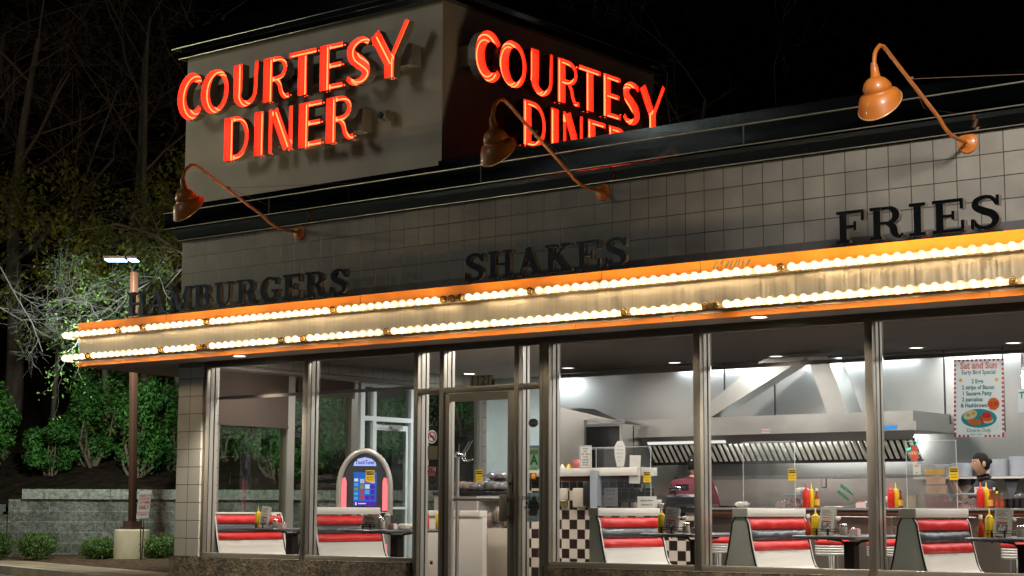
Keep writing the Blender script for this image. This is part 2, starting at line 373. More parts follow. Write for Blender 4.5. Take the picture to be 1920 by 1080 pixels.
# windows --------------------------------------------------------------
def shade_mat(name, t_, c):
    m, t, o = nt(name); tr = N(t, 'ShaderNodeBsdfTransparent'); d = N(t, 'ShaderNodeBsdfDiffuse'); d.inputs[0].default_value = (*c, 1)
    x = N(t, 'ShaderNodeMixShader'); x.inputs[0].default_value = t_; L(t, tr.outputs[0], x.inputs[1]); L(t, d.outputs[0], x.inputs[2]); L(t, x.outputs[0], o.inputs[0]); return m
MT['shade'] = shade_mat('solar_shade', .62, (.15,.085,.06)); MT['shade2'] = shade_mat('drawn_shade', .97, (.085,.065,.055))
MT['glass'] = glass('window_glass', (.96,.98,.97), .8); MT['glass_s'] = glass('side_glass', (.80,.86,.82), 2.2)
FR = [MT['alu'], MT['alu_l'], MT['gasket'], MT['edge']]
def fbar(g, x0, x1, z0, z1, vertical):
    """front frame bar: face at y=.03, depth to .14, pale inner return and dark gasket groove"""
    g.box(x0, x1, .03, .085, z0, z1, 0, bev=.003)
    if vertical:
        g.box(x0+.006, x1-.004, .085, .097, z0, z1, 2); g.box(x0, x1, .097, .15, z0, z1, 1); g.box(x0+.004, x1-.006, .15, .162, z0, z1, 2); g.box(x0-.006, x1+.008, .162, .20, z0, z1, 1)
    else:
        g.box(x0, x1, .085, .15, z0+.004, z1-.004, 1)
def window(x0, x1, z0, z1, wl=.0, shade=None):
    g = G()
    fbar(g, x0, x0+.075, z0, z1, True)
    fbar(g, x0+.076, x1, z1-.035, z1, False); fbar(g, x0+.076, x1, z0, z0+.052, False)
    g.box(x0+.076, x1, .022, .03, z0, z0+.022, 0)
    w = part('window', g, FR, B)
    gl = G(); gl.quad((x0+.07,.09,z0+.05),(x1+.005,.09,z0+.05),(x1+.005,.09,z1-.03),(x0+.07,.09,z1-.03)); part('pane', gl, MT['glass'], w)
    if shade:
        s_ = G(); s_.quad((x0+.09,.215,shade),(x1-.005,.215,shade),(x1-.005,.215,z1+.03),(x0+.09,.215,z1+.03), 0)
        s_.box(x0+.09, x1-.005, .205, .225, shade-.035, shade, 1); part('roller_shade', s_, [MT['shade'], pbr('shade_rail_%d' % int(x0*10), (.20,.17,.15), .5)], w)
        cg = G(); cg.tube([(x1-.03,.20,z1), (x1-.028,.20,1.25), (x1-.045,.20,1.22), (x1-.06,.20,1.25), (x1-.062,.20,z1)], .003, 5); part('pull_cord', cg, MT['alu_l'], w)
    return w
ws = [(.375, 2.00), (2.004, 3.622), (5.301, 7.028), (7.032, 8.757), (8.761, 10.50), (10.504, 12.24), (12.244, 14.0)]
for i, (a, b) in enumerate(ws): window(a, b, .47, 2.66, shade=2.335 if i > 1 else 2.30)
# doorway ----------------------------------------------------------------
g = G()
for x0, x1 in ((3.624,3.680),(3.972,4.03),(4.947,5.004),(5.26,5.30)):
    fbar(g, x0, x1, .0, 2.66, True)
for x0, x1 in ((3.681,3.971),(4.031,4.946),(5.005,5.259)):
    fbar(g, x0, x1, 2.625, 2.66, False); fbar(g, x0, x1, 2.195, 2.252, False)
    if x0 != 4.031: fbar(g, x0, x1, .0, .12, False)
dw = part('entrance_frame', g, FR, B)
gl = G()
for x0, x1 in ((3.681,3.971),(5.005,5.259)): gl.quad((x0,.09,.1),(x1,.09,.1),(x1,.09,2.2),(x0,.09,2.2))
for x0, x1 in ((3.681,3.971),(4.031,4.946),(5.005,5.259)): gl.quad((x0,.09,2.25),(x1,.09,2.25),(x1,.09,2.63),(x0,.09,2.63))
part('pane', gl, MT['glass'], dw)
g = G()
g.box(4.035, 4.095, .045, .09, .03, 2.185, 0, bev=.003); g.box(4.855, 4.942, .045, .09, .03, 2.185, 0, bev=.003)
g.box(4.096, 4.854, .045, .09, 2.105, 2.185, 0); g.box(4.096, 4.854, .045, .09, .03, .25, 0)
dr = part('door', g, FR, B)
gl = G(); gl.quad((4.09,.07,.25),(4.86,.07,.25),(4.86,.07,2.11),(4.09,.07,2.11)); part('pane', gl, MT['glass'], dr)
g = G(); g.box(4.80, 4.90, -.015, .0, .90, 1.16, 0, bev=.004); g.box(4.83, 4.87, .0, .045, .93, .96, 0); g.box(4.83, 4.87, .0, .045, 1.10, 1.13, 0)
g.box(4.875, 4.925, .035, .045, 1.16, 1.36, 0, bev=.003); g.lathe([(.014,0),(.014,.012),(0,.012)], 10, 1, Matrix.Translation((4.90,.034,1.27)) @ Matrix.Rotation(PI/2, 4, 'X'))
part('handle', g, [MT['alu'], MT['blkm']], dr)
g = G(); g.box(4.10, 4.85, .105, .135, 1.10, 1.125); part('push_bar', g, MT['alu_l'], dr)
# address number on the transom
g = G(); g.text('1121', .135, (4.475,.083,2.305), (1,0,0), (0,0,1), 0, off=.012, sx=1.0)
ad = G(); ad.quad((4.33,.088,2.256),(4.61,.088,2.256),(4.63,.088,2.36),(4.35,.088,2.36), 1)
g.v += []; n0 = G(); n0.v = g.v; n0.f = g.f; n0.m = g.m; n0.sm = g.sm; n0.add(ad.v, ad.f, 1)
part('house_number', n0, [MT['blk'], pbr('number_decal', (.16,.17,.10), .5)], dw)
# side (left) wall glazing and side door -----------------------------------
MT['altl'] = MT['alu_l']; MT['wpost'] = pbr('white_post', (.70,.76,.76), .4)
def sbar(g, y0, y1, z0, z1, m=0): g.box(.035, .14, y0, y1, z0, z1, m)
g = G()
for y0, y1 in ((.45,.53),(1.62,1.74),(2.78,2.90)): sbar(g, y0, y1, .47, 2.66, 0)
for y0, y1 in ((.53,1.62),(1.74,2.78)): sbar(g, y0, y1, .47, .53, 0); sbar(g, y0, y1, 2.60, 2.66, 0)
g.box(.141, .165, 1.62, 1.74, .47, 2.66, 1)
sw = part('side_window', g, FR, B)
gl = G()
for y0, y1 in ((.53,1.62),(1.74,2.78)): gl.quad((.09,y0,.53),(.09,y1,.53),(.09,y1,2.6),(.09,y0,2.6))
part('pane', gl, MT['glass_s'], sw)
s_ = G(); s_.quad((.19,.30,2.02),(.19,1.60,2.02),(.19,1.60,2.64),(.19,.30,2.64)); s_.box(.18,.20,.30,1.60,1.995,2.02,0); s_.quad((.19,1.76,2.42),(.19,2.78,2.42),(.19,2.78,2.64),(.19,1.76,2.64))
part('roller_shade', s_, MT['shade2'], sw)
g = G()
for y0, y1 in ((2.955,3.03),(3.19,3.25),(3.93,4.0)): sbar(g, y0, y1, 0, 2.66, 0)
for y0, y1 in ((3.03,3.19),(3.25,3.93)): sbar(g, y0, y1, 2.16, 2.22, 0); sbar(g, y0, y1, 2.6, 2.66, 0)
sf = part('side_entrance_frame', g, [MT['wpost']], B)
gl = G()
for y0, y1 in ((3.03,3.19),(3.25,3.93)): gl.quad((.09,y0,.1),(.09,y1,.1),(.09,y1,2.6),(.09,y0,2.6))
part('pane', gl, MT['glass_s'], sf)
g = G(); g.box(.05,.10,3.26,3.30,.02,2.12); g.box(.05,.10,3.88,3.92,.02,2.12); g.box(.05,.10,3.30,3.88,2.05,2.12); g.box(.05,.10,3.30,3.88,.02,.22); g.box(.10,.13,3.30,3.88,1.02,1.05)
sd = part('side_door', g, [MT['wpost']], B)
g = G(); g.box(.10,.15,3.55,3.75,2.07,2.12); g.box(.15,.165,3.35,3.74,2.10,2.115); part('door_closer', g, MT['alu_l'], sd)
g = G()
for y0, y1 in ((4.01,4.10),(5.38,5.45)): sbar(g, y0, y1, .47, 2.66, 1)
sbar(g, 4.10, 5.38, .47, .53, 1); sbar(g, 4.10, 5.38, 2.6, 2.66, 1)
s2 = part('side_window', g, FR, B); gl = G(); gl.quad((.09,4.1,.53),(.09,5.38,.53),(.09,5.38,2.6),(.09,4.1,2.6)); part('pane', gl, glass('rear_side_glass', (.95,.98,.95), .7), s2)
# roof device, tower box
# ================================================================== INTERIOR SHELL
ZC = 2.845
g = G(); g.box(.15, XR-.2, .18, 8, -.06, .0); setting('floor', g, MT['floor'])
g = G(); g.box(.2, XR-.2, .22, 8, ZC, ZC+.05); g.box(.2, XR-.2, .2, .23, 2.66, ZC); g.box(.17, .2, .2, 5.5, 2.66, ZC); setting('ceiling', g, MT['ceil'])
g = G(); g.box(.2, 1.62, 5.6, 5.7, 0, ZC); g.box(1.52, 1.62, 5.1, 5.6, 0, ZC); g.box(.2, .22, 5.452, 5.6, 0, ZC); setting('inner_wall', g, MT['wallp'])
g = G(); g.box(1.62, XR-.2, 5.1, 5.2, 0, ZC); o = setting('kitchen_wall', g, MT['ss'])
g = G()
for x in (4.29, 5.0, 5.86, 7.2, 7.9, 8.3, 9.3, 10.4): g.box(x, x+.014, 5.09, 5.1, 1.9, ZC, 0)
for x in (4.02, 8.12): g.box(x, x+.03, 5.086, 5.1, 2.1, ZC, 1)
setting('wall_seams', g, [MT['blkm'], MT['chrome']])
# ================================================================== MARQUEE
MX0, MY, MZ0, MZ1 = -1.31, -.45, 2.69, 3.21
mq = thing('marquee', 'long orange marquee with brushed metal band and two rows of round bulbs', 'marquee', (0, MY, MZ0))
xl = -1.62
def mside(y): return MX0+(xl-MX0)*(y-MY)/(1.5-MY)
g = G()   # fascia: two orange strips, front + left return
def fband(g, z0, z1, off, m=0, th=.03):
    y = MY-off
    g.box(MX0-off, XR+.6, y, y+th, z0, z1, m)
    a, b_ = (MX0-off, y+th), (mside(6.)-off, 6.)
    g.prism([a, b_, (b_[0]+th, b_[1]), (a[0]+th, a[1])], lambda p, q_, d: (p, q_, d), z0, z1, m)
fband(g, 3.095, MZ1, .0); fband(g, MZ0, 2.737, .0)
part('fascia', g, MT['orange'], mq)
MT['gap'] = pbr('joint_gap', (.25,.06,.01), .6)
for x in (.27, 3.3, 6.35, 7.42, 10.4, 13.4):
    g = G(); g.box(x, x+.004, MY-.0025, MY, 3.097, MZ1-.002); part('fascia_joint', g, MT['gap'], mq); g = G(); g.box(x-.3, x-.296, MY-.0025, MY, MZ0+.002, 2.735); part('fascia_joint', g, MT['gap'], mq)
g = G(); fband(g, 2.738, 3.094, -.012); part('reflector_panel', g, MT['brushed'], mq)
g = G()
top = [(MX0+.03, MY+.03), (XR+.6, MY+.03), (XR+.6, -.002), (-.002, -.002), (-.002, 6.), (mside(6.)+.03, 6.)]
g.prism(top, lambda p, q_, d: (p, q_, d), MZ0+.004, MZ0+.02, 0); part('soffit', g, MT['soffit'], mq)
g = G(); g.prism(top, lambda p, q_, d: (p, q_, d), MZ1-.03, MZ1-.008, 0); g.box(0, XR, -.012, -.002, 3.21, 3.36, 0)
part('roof_flashing', g, pbr('grey_flashing', (.085,.08,.08), .6, .2, var=.2), mq)
rg = random.Random(5)
g = G()
for k in range(9):
    x = 7.55+k*.042; a = rg.uniform(.2,1.1); g.prism([(x,3.125+rg.uniform(0,.02)),(x+.008,3.12),(x+.05*a+.015,3.19+rg.uniform(-.02,.012)),(x+.05*a,3.195)], lambda p, q_, d: (p, d, q_), MY-.0022, MY-.001, 0)
part('peeled_patch', g, pbr('peeled_paint', (.22,.19,.09), .7), mq, 'grey peeled strokes in the orange paint')
FY = -.545       # front of the bulb rails
def rail(zc):
    g = G(); h = .026; out = []
    r_ = abs(FY-MY)+.02
    pts = [(XR+.6, FY)]
    for i in range(0, 9):
        a = PI/2*i/8; pts.append((MX0-math.sin(a)*r_, MY-math.cos(a)*(abs(FY-MY))))
    pts.append((MX0-r_-.05, .6)); inner = [(MX0, .6), (MX0, MY+.001), (XR+.6, MY+.001)]
    g.prism(pts+inner, lambda p, q_, d: (p, q_, d), zc-h, zc+h, 0); return g
R1, R2 = 3.062, 2.790
for zc in (R1, R2): part('bulb_rail', rail(zc), pbr('rail_paint_%d' % int(zc*100), (.30,.22,.13), .5, .2), mq)
# bulbs
m, t, o = nt('bulb_globe'); 
tr = N(t, 'ShaderNodeBsdfTransparent'); em = N(t, 'ShaderNodeEmission'); em.inputs[0].default_value = (1,.72,.40,1); em.inputs[1].default_value = 1.75
mx = N(t, 'ShaderNodeMixShader'); mx.inputs[0].default_value = .55; L(t, tr.outputs[0], mx.inputs[1]); L(t, em.outputs[0], mx.inputs[2])
gl_ = N(t, 'ShaderNodeBsdfGlossy'); gl_.inputs[1].default_value = .1; m2 = N(t, 'ShaderNodeMixShader'); m2.inputs[0].default_value = .06; L(t, mx.outputs[0], m2.inputs[1]); L(t, gl_.outputs[0], m2.inputs[2]); L(t, m2.outputs[0], o.inputs[0])
MT['globe'] = m
MT['core'] = emis('bulb_core', (1,.74,.44), 115.); MT['core_dim'] = MT['core']
MT['globe_off'] = glass('amber_dead_globe', (.80,.58,.26), 1.3, .05, (.5,.32,.10), .25)
MT['sock'] = pbr('socket', (.35,.28,.18), .5, .4)
def bulb_g(kind):
    g = G(); mxx = Matrix.Translation((0,0,0)) @ Matrix.Rotation(PI/2, 4, 'X')   # axis along -y
    rr, zc = .0385, .045
    prof = [(.016,0),(.018,.008)]+[(rr*math.sin(a), zc-rr*math.cos(a)) for a in [PI*(.18+.82*i/8) for i in range(9)]]
    g.lathe(prof, 16, 0, mxx, True, False)
    g.lathe([(.019,-.006),(.019,.006)], 12, 2, mxx, True, True)
    if kind == 0: g.sphere((0,-zc,0), .0235, 1, 12, 7)
    elif kind == 1: g.sphere((0,-zc,0), .015, 1, 8, 6); 
    else: g.tube([(0,-.012,0),(0,-.036,.0)], .005, 6, 3); g.tube([(-.012,-.04,.004),(0,-.034,0),(.012,-.04,.004)], .003, 5, 3)
    return g
BM = [part('bulb', bulb_g(0), [MT['globe'], MT['core'], MT['sock'], MT['blkm']], mq), part('bulb', bulb_g(1), [MT['globe'], MT['core'], MT['sock'], MT['blkm']], mq), part('bulb', bulb_g(2), [MT['globe_off'], MT['core'], MT['sock'], MT['blkm']], mq, 'unlit amber bulb')]
for b_ in BM: 
    for v in b_.data.vertices: v.co += Vector((0, MY, MZ0))     # undo the parent offset: meshes are centred on the socket
used = [False]*3; rest = [G(), G(), G()]
dead1 = {8, 12, 22, 54, 55, 40, 89}; dead2 = {3, 15, 21, 22, 47, 36, 82, 83}
rnd = random.Random(4); spots = []
PT = .1075
for row, zc in ((0, R1), (1, R2)):
    x = MX0+.05; i = 0
    while x < XR+.3:
        dd = dead1 if row == 0 else dead2
        k = 2 if i in dd else (1 if rnd.random() < (.34 if x < 4.4 else .14) else (2 if rnd.random() < .02 else 0))
        spots.append((x, FY, zc, 0, k)); x += PT; i += 1
    for j in range(1, 5):
        a = PI/2*j/4.2; r_ = abs(FY-MY)+.02
        spots.append((MX0-math.sin(a)*r_, MY-math.cos(a)*abs(FY-MY), zc, -a, 0))
    for j in range(4): spots.append((MX0-abs(FY-MY)-.022-.006*j, MY+.05+j*PT, zc, -PI/2, 0))
inview = [s_ for s_ in spots if s_[0] < 10.35]
near = sorted(inview, key=lambda s_: -s_[0])[:100]
for s_ in spots:
    if s_ in near:
        k = s_[4]; b_ = BM[k] if not used[k] else BM[k].copy()
        if used[k]: COL.objects.link(b_); b_.parent = mq
        used[k] = True
        b_.location = Vector((s_[0], s_[1], s_[2]))-Vector((0, MY, MZ0)); b_.rotation_euler = (rnd.uniform(-.06,.06), 0, s_[3]+rnd.uniform(-.06,.06))
    elif s_[0] < 12.5:
        g0 = bulb_g(s_[4]); M_ = Matrix.Translation((s_[0], s_[1], s_[2])) @ Matrix.Rotation(s_[3], 4, 'Z')
        r_ = rest[0]; o_ = len(r_.v); r_.v += [tuple(M_ @ Vector(p)) for p in g0.v]
        for f, mi, sm in zip(g0.f, g0.m, g0.sm): r_.f.append([i+o_ for i in f]); r_.m.append({0:0,1:1,2:2,3:3}[mi] if s_[4] < 2 or mi else 4); r_.sm.append(sm)
part('bulb', rest[0], [MT['globe'], MT['core'], MT['sock'], MT['blkm'], MT['globe_off']], mq, 'far run of small lit bulbs towards the corner of the marquee', 'stuff')
# soffit downlights
MT['dl'] = emis('downlight_lens', (1,.93,.82), 9.)
def downlight(p, parent=None, label=None, r=.075, mat=None, z=None, grp=None):
    g = G(); M_ = Matrix.Translation(p); g.lathe([(r+.018,0),(r+.018,-.006),(r,-.008),(r,-.001)], 20, 0, M_, True, False); g.lathe([(r,-.002),(0,-.002)], 20, 1, M_, False, False)
    return g
for x in (1.35, 7.93, 11.2):
    part('downlight', downlight((x, -.31, MZ0+.002)), [MT['alu_l'], MT['dl']], mq)
part('downlight', downlight((4.6, -.31, MZ0+.002)), [MT['alu_l'], MT['sock']], mq, 'unlit downlight')
# ================================================================== LETTERS
def arc(cx, cy, rx, ry, a0, a1, n, w0, w1=None, wm=None):
    out = []
    for i in range(n+1):
        t = i/n; a = rad(a0+(a1-a0)*t); w1_ = w0 if w1 is None else w1
        w = w0+(w1_-w0)*t
        if wm is not None: w = w0+(wm-w0)*math.sin(PI*t) if w1 is None else w+(wm-max(w0, w1_))*math.sin(PI*t)
        out.append((cx+rx*math.cos(a), cy+ry*math.sin(a), w))
    return out
def spl(pts, n=6):
    """smooth path through (x, y, w) points"""
    out = []; P_ = [pts[0]]+list(pts)+[pts[-1]]
    for i in range(1, len(P_)-2):
        for k in range(n):
            t = k/n; out.append(tuple(.5*((2*b)+(-a+c)*t+(2*a-5*b+4*c-d)*t*t+(-a+3*b-3*c+d)*t**3) for a, b, c, d in zip(P_[i-1], P_[i], P_[i+1], P_[i+2])))
    out.append(pts[-1]); return out
def ribbon(path, closed=False):
    n = len(path); Lf, Rt = [], []
    for i, (x, y, w) in enumerate(path):
        if closed: a, b = path[(i-1) % n], path[(i+1) % n]
        else: a, b = path[max(i-1, 0)], path[min(i+1, n-1)]
        dx, dy = b[0]-a[0], b[1]-a[1]; l = math.hypot(dx, dy) or 1
        Lf.append((x-dy/l*w/2, y+dx/l*w/2)); Rt.append((x+dy/l*w/2, y-dx/l*w/2))
    return Lf, Rt
def ribsolid(g, path, f, d0, d1, m=0, closed=False, front=True):
    Lf, Rt = ribbon(path, closed); n = len(path)
    vs = [f(*p, d0) for p in Lf]+[f(*p, d0) for p in Rt]+[f(*p, d1) for p in Lf]+[f(*p, d1) for p in Rt]
    fs = []
    for i in range(n if closed else n-1):
        j = (i+1) % n
        if front: fs.append((i, j, n+j, n+i))
        fs += [(2*n+i, 3*n+i, 3*n+j, 2*n+j), (i, 2*n+i, 2*n+j, j), (n+i, n+j, 3*n+j, 3*n+i)]
    if not closed: fs += [(0, n, 3*n, 2*n), (n-1, 3*n-1, 4*n-1, 2*n-1)]
    g.add(vs, fs, m)
# --- slab-serif faces (unit height, [width, strokes])
def ln(x0, y0, x1, y1, w): return [(x0, y0, w), (x1, y1, w)]
SF = .10
def sf(x0, x1, y): return ln(x0, y, x1, y, SF)
SLAB = {
 'H': (1.0, [ln(.22,.05,.22,.95,.19), ln(.78,.05,.78,.95,.19), ln(.3,.5,.7,.5,.09), sf(.05,.40,.05), sf(.05,.40,.95), sf(.60,.95,.05), sf(.60,.95,.95)]),
 'A': (1.0, [ln(.20,.06,.47,.97,.09), ln(.46,.99,.79,.05,.21), ln(.28,.34,.66,.34,.08), sf(.03,.36,.05), sf(.60,.98,.05)]),
 'M': (1.2, [ln(.20,.05,.20,.95,.10), ln(.21,.97,.58,.06,.19), ln(.58,.06,.96,.97,.09), ln(.98,.05,.98,.95,.2), sf(.03,.36,.05), sf(.03,.28,.95), sf(.80,1.16,.05), sf(.92,1.16,.95)]),
 'B': (.95, [ln(.24,.02,.24,.98,.2), [(.3,.95,.09)]+arc(.52,.74,.22,.21,90,-90,8,.09,None,.2)+[(.3,.53,.09)], [(.3,.49,.09)]+arc(.56,.27,.24,.22,90,-90,8,.09,None,.21)+[(.3,.05,.09)], sf(.05,.35,.05), sf(.05,.35,.95)]),
 'U': (1.0, [[(.24,.95,.2),(.24,.4,.2)]+arc(.5,.33,.26,.28,180,270,6,.2,.1)+arc(.5,.33,.27,.28,280,360,6,.09)+[(.78,.95,.09)], sf(.05,.42,.95), sf(.62,.96,.95)]),
 'R': (1.0, [ln(.24,.02,.24,.98,.2), [(.3,.95,.09)]+arc(.55,.72,.22,.23,90,-90,8,.09,None,.2)+[(.3,.49,.09)], spl([(.52,.48,.1),(.68,.36,.19),(.73,.16,.19),(.84,.04,.1),(.96,.12,.08)]), sf(.05,.38,.05), sf(.05,.35,.95)]),
 'G': (1.0, [arc(.54,.5,.37,.44,52,360-28,20,.08,.1,.21), ln(.82,.14,.82,.42,.17), sf(.62,.97,.42), ln(.83,.68,.83,.95,.09)]),
 'E': (.92, [ln(.24,.02,.24,.98,.2), sf(.05,.86,.95), sf(.05,.88,.05), ln(.3,.5,.58,.5,.085), ln(.60,.37,.60,.64,.08), ln(.83,.68,.83,.95,.09), ln(.85,.05,.85,.34,.09)]),
 'F': (.88, [ln(.24,.02,.24,.98,.2), sf(.05,.82,.95), sf(.05,.42,.05), ln(.3,.5,.56,.5,.085), ln(.58,.36,.58,.65,.08), ln(.80,.66,.80,.95,.09)]),
 'I': (.56, [ln(.28,.02,.28,.98,.2), sf(.06,.50,.05), sf(.06,.50,.95)]),
 'S': (.86, [spl([(.74,.70,.09),(.62,.90,.11),(.42,.955,.11),(.22,.86,.16),(.20,.68,.19),(.38,.55,.22),(.60,.44,.22),(.70,.27,.19),(.62,.10,.14),(.42,.04,.11),(.22,.12,.11),(.12,.30,.09)]), ln(.76,.68,.76,.98,.085), ln(.11,.02,.11,.32,.085)]),
 'K': (1.05, [ln(.24,.02,.24,.98,.2), ln(.30,.42,.80,.95,.09), ln(.44,.60,.82,.05,.2), sf(.05,.42,.05), sf(.05,.42,.95), sf(.62,.97,.95), sf(.62,1.02,.05)]),
}
MT['slab'] = pbr('dark_sign_letter', (.10,.112,.135), .2, 1., bump=.1, bscale=(9,9,9)); MT['slabs'] = pbr('letter_return', (.22,.19,.16), .3, .6)
def slab_word(name_label, word, x0, x1, zb, h, y, depth=.05):
    t = thing('word_sign', name_label, 'sign', ((x0+x1)/2, y, zb), 'raised words standing on the marquee')
    tot = sum(SLAB[c][0] for c in word); gap = ((x1-x0)/h*1.0-tot*1.20)/(len(word)-1)
    x = x0
    g = G(); g.box(x0, x1, y-.012, y+.012, MZ1-.005, MZ1+.016)
    for c in word:
        w_, st = SLAB[c]; lg = G(); LW = 1.02
        for i, p in enumerate(st):
            ribsolid(lg, p, lambda a, b, d, x=x: (x+a*h*1.20, d, zb+b*h), y-depth/2-.0012*i, y+depth/2+.0012*i, 0)
        for k, mi in enumerate(lg.f): 
            ys = [lg.v[i][1] for i in mi]; lg.m[k] = 0 if max(ys)-min(ys) < 1e-6 else 1
        part('letter', lg, [MT['slab'], MT['slabs']], t)
        g.box(x+w_*h*.3, x+w_*h*.3+.012, y-.006, y+.006, MZ1-.005, zb+.02)
        x += (w_*1.20+gap)*h
    part('mounting_rail', g, MT['blkm'], t); return t
slab_word('dark raised word HAMBURGERS on the left end of the marquee', 'HAMBURGERS', -.46, 3.09, 3.245, .272, -.40)
slab_word('dark raised word SHAKES above the middle of the marquee', 'SHAKES', 4.66, 6.63, 3.245, .272, -.40)
slab_word('dark raised word FRIES on the right end of the marquee', 'FRIES', 8.74, 10.21, 3.245, .272, -.40)
# --- neon letters: broad stem, thin hairlines
A_, T_ = .28, .105    # stroke widths for height 1 (letters are narrow)
NEON = {
 'C': (.80, [arc(.50,.5,.36,.445,40,320,22,.13,None,.30)]),
 'O': (.97, [[(.50+.36*math.cos(a)-.0, .5+.445*math.sin(a), .12+.18*max(0, -math.cos(a))) for a in [2*PI*i/28 for i in range(28)]], 'closed']),
 'U': (.84, [[(.16,1.,A_),(.16,.42,A_)]+arc(.42,.35,.28,.285,190,270,6,.26,.13)+arc(.42,.35,.31,.29,280,360,6,T_)+[(.76,1.0,T_)]]),
 'R': (.84, [ln(.16,0,.16,1,A_), [(.28,.945,T_)]+arc(.42,.72,.28,.225,90,-90,10,T_)+[(.28,.495,T_)], spl([(.40,.49,T_),(.52,.36,T_),(.58,.18,T_),(.68,.06,T_),(.82,.07,T_)])]),
 'T': (.84, [ln(.42,0,.42,.92,A_*.95), ln(.0,.945,.84,.945,T_)]),
 'E': (.70, [ln(.16,0,.16,1,A_), ln(.28,.945,.70,.945,T_), ln(.28,.52,.66,.52,T_), ln(.28,.055,.70,.055,T_)]),
 'S': (.72, [spl([(.66,.86,.11),(.52,.94,.12),(.32,.93,.15),(.16,.80,.22),(.20,.62,.27),(.40,.47,.29),(.56,.33,.26),(.58,.18,.20),(.44,.06,.14),(.22,.05,.12),(.05,.16,.11)])]),
 'Y': (1.10, [ln(.54,0,.54,.46,A_*.95), ln(.12,1.,.52,.36,A_*.95), ln(.60,.42,1.04,1.16,T_)]),
 'D': (.86, [ln(.16,0,.16,1,A_), [(.28,.945,T_)]+arc(.40,.5,.37,.445,86,-86,14,T_)+[(.28,.055,T_)]]),
 'I': (.32, [ln(.16,0,.16,1,A_)]),
 'N': (.76, [ln(.06,0,.06,1,T_), ln(.16,.97,.60,.06,A_*.9), ln(.70,.02,.70,1.,T_)]),
}
def poly_union(solids, f):
    """exact union of the overlapping strokes of one letter -> mesh data (in letter coordinates)"""
    obs = []
    for g in solids:
        me = bpy.data.meshes.new('s'); me.from_pydata(g.v, [], g.f); bm = bmesh.new(); bm.from_mesh(me); bmesh.ops.recalc_face_normals(bm, faces=bm.faces); bm.to_mesh(me); bm.free()
        o = bpy.data.objects.new('s', me); COL.objects.link(o); obs.append(o)
    for o in obs[1:]:
        md = obs[0].modifiers.new('b', 'BOOLEAN'); md.operation = 'UNION'; md.solver = 'EXACT'; md.object = o
    dg = bpy.context.evaluated_depsgraph_get(); me = bpy.data.meshes.new_from_object(obs[0].evaluated_get(dg))
    for o in obs: bpy.data.objects.remove(o)
    return me
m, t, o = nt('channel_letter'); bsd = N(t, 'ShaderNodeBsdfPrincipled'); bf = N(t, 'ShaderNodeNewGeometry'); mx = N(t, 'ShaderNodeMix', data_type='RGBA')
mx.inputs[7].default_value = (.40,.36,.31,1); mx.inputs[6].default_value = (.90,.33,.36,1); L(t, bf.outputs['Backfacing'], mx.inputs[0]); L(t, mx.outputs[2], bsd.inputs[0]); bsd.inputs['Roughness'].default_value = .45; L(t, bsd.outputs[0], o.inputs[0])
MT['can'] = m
MT['neon'] = emis('neon_tube', (1,.050,.014), 14.)
def neon_letter(c, par, org, u, n, h, wdt):
    """org = lower left of the letter on the sign face; u = along the sign, n = outwards (towards the viewer)"""
    w_, st = NEON[c]; closed = len(st) == 2 and st[1] == 'closed'
    strokes = st[:1] if closed else st; sx = wdt/w_
    solids = []
    for i, p in enumerate(strokes):
        g = G(); ribsolid(g, p, lambda a, b, d: (a, b, d), -1-.0*i, 1, 0, closed); solids.append(g)
    if len(solids) > 1:
        for i, g in enumerate(solids): g.v = [(x, y, z*(1+.01*i)) for x, y, z in g.v]
        me = poly_union(solids, None)
    else:
        me = bpy.data.meshes.new('x'); me.from_pydata(solids[0].v, [], solids[0].f)
        bm = bmesh.new(); bm.from_mesh(me); bmesh.ops.recalc_face_normals(bm, faces=bm.faces); bm.to_mesh(me); bm.free()
    D = .105; g = G(); up = Vector((0,0,1))
    def pos(x, y, d): return org+u*(x*sx)+up*(y*h)+n*d
    vs = [v.co.copy() for v in me.vertices]
    P3 = [pos(v.x, v.y, .0 if v.z > 0 else -D) for v in vs]
    for p in me.polygons:
        zs = [vs[i].z for i in p.vertices]
        if min(zs) > .9: continue                       # open front
        g.f.append(list(p.vertices)[::-1]); g.m.append(0); g.sm.append(False)
    g.v = [tuple(p) for p in P3]; 
    # keep outward side = painted return, inner side = red
    L_ = part('letter', g, MT['can'], par)
    for q_ in range(1): pass
    bmm = bmesh.new(); bmm.from_mesh(L_.data)
    cen = sum((v.co for v in bmm.verts), Vector())/len(bmm.verts)
    back = [f for f in bmm.faces if abs(f.normal.dot(n)) > .9]
    if back and back[0].normal.dot(n) < 0: bmesh.ops.reverse_faces(bmm, faces=bmm.faces)
    bmm.to_mesh(L_.data); bmm.free()
    tg = G()
    for p in strokes:
        pts = [pos(x, y, -.035) for x, y, w in p]; ws_ = [w for x, y, w in p]
        if closed: pts += [pts[0]]; ws_ += [ws_[0]]
        if max(ws_) > .2:
            # a second run of tube along the right-hand edge of a broad stroke
            Lf, Rt = ribbon(p, closed)
            e_ = [pos(a*.72+b_*.28, c_*.72+d_*.28, -.055) for (a, c_), (b_, d_) in zip(Rt, Lf)]
            if closed: e_ += [e_[0]]
            tg.tube(e_, .0075, 6, 0)
            e2 = [pos(a*.28+b_*.72, c_*.28+d_*.72, -.075) for (a, c_), (b_, d_) in zip(Rt, Lf)]
            if closed: e2 += [e2[0]]
            tg.tube(e2, .0065, 6, 0)
        else: tg.tube(pts, .0075, 6, 0)
    part('neon_tube', tg, MT['neon'], L_)
rowA = [('C',.187,.586),('O',.591,1.076),('U',1.126,1.549),('R',1.611,2.037),('T',2.023,2.445),('E',2.493,2.842),('S',2.888,3.251),('Y',3.249,3.798)]
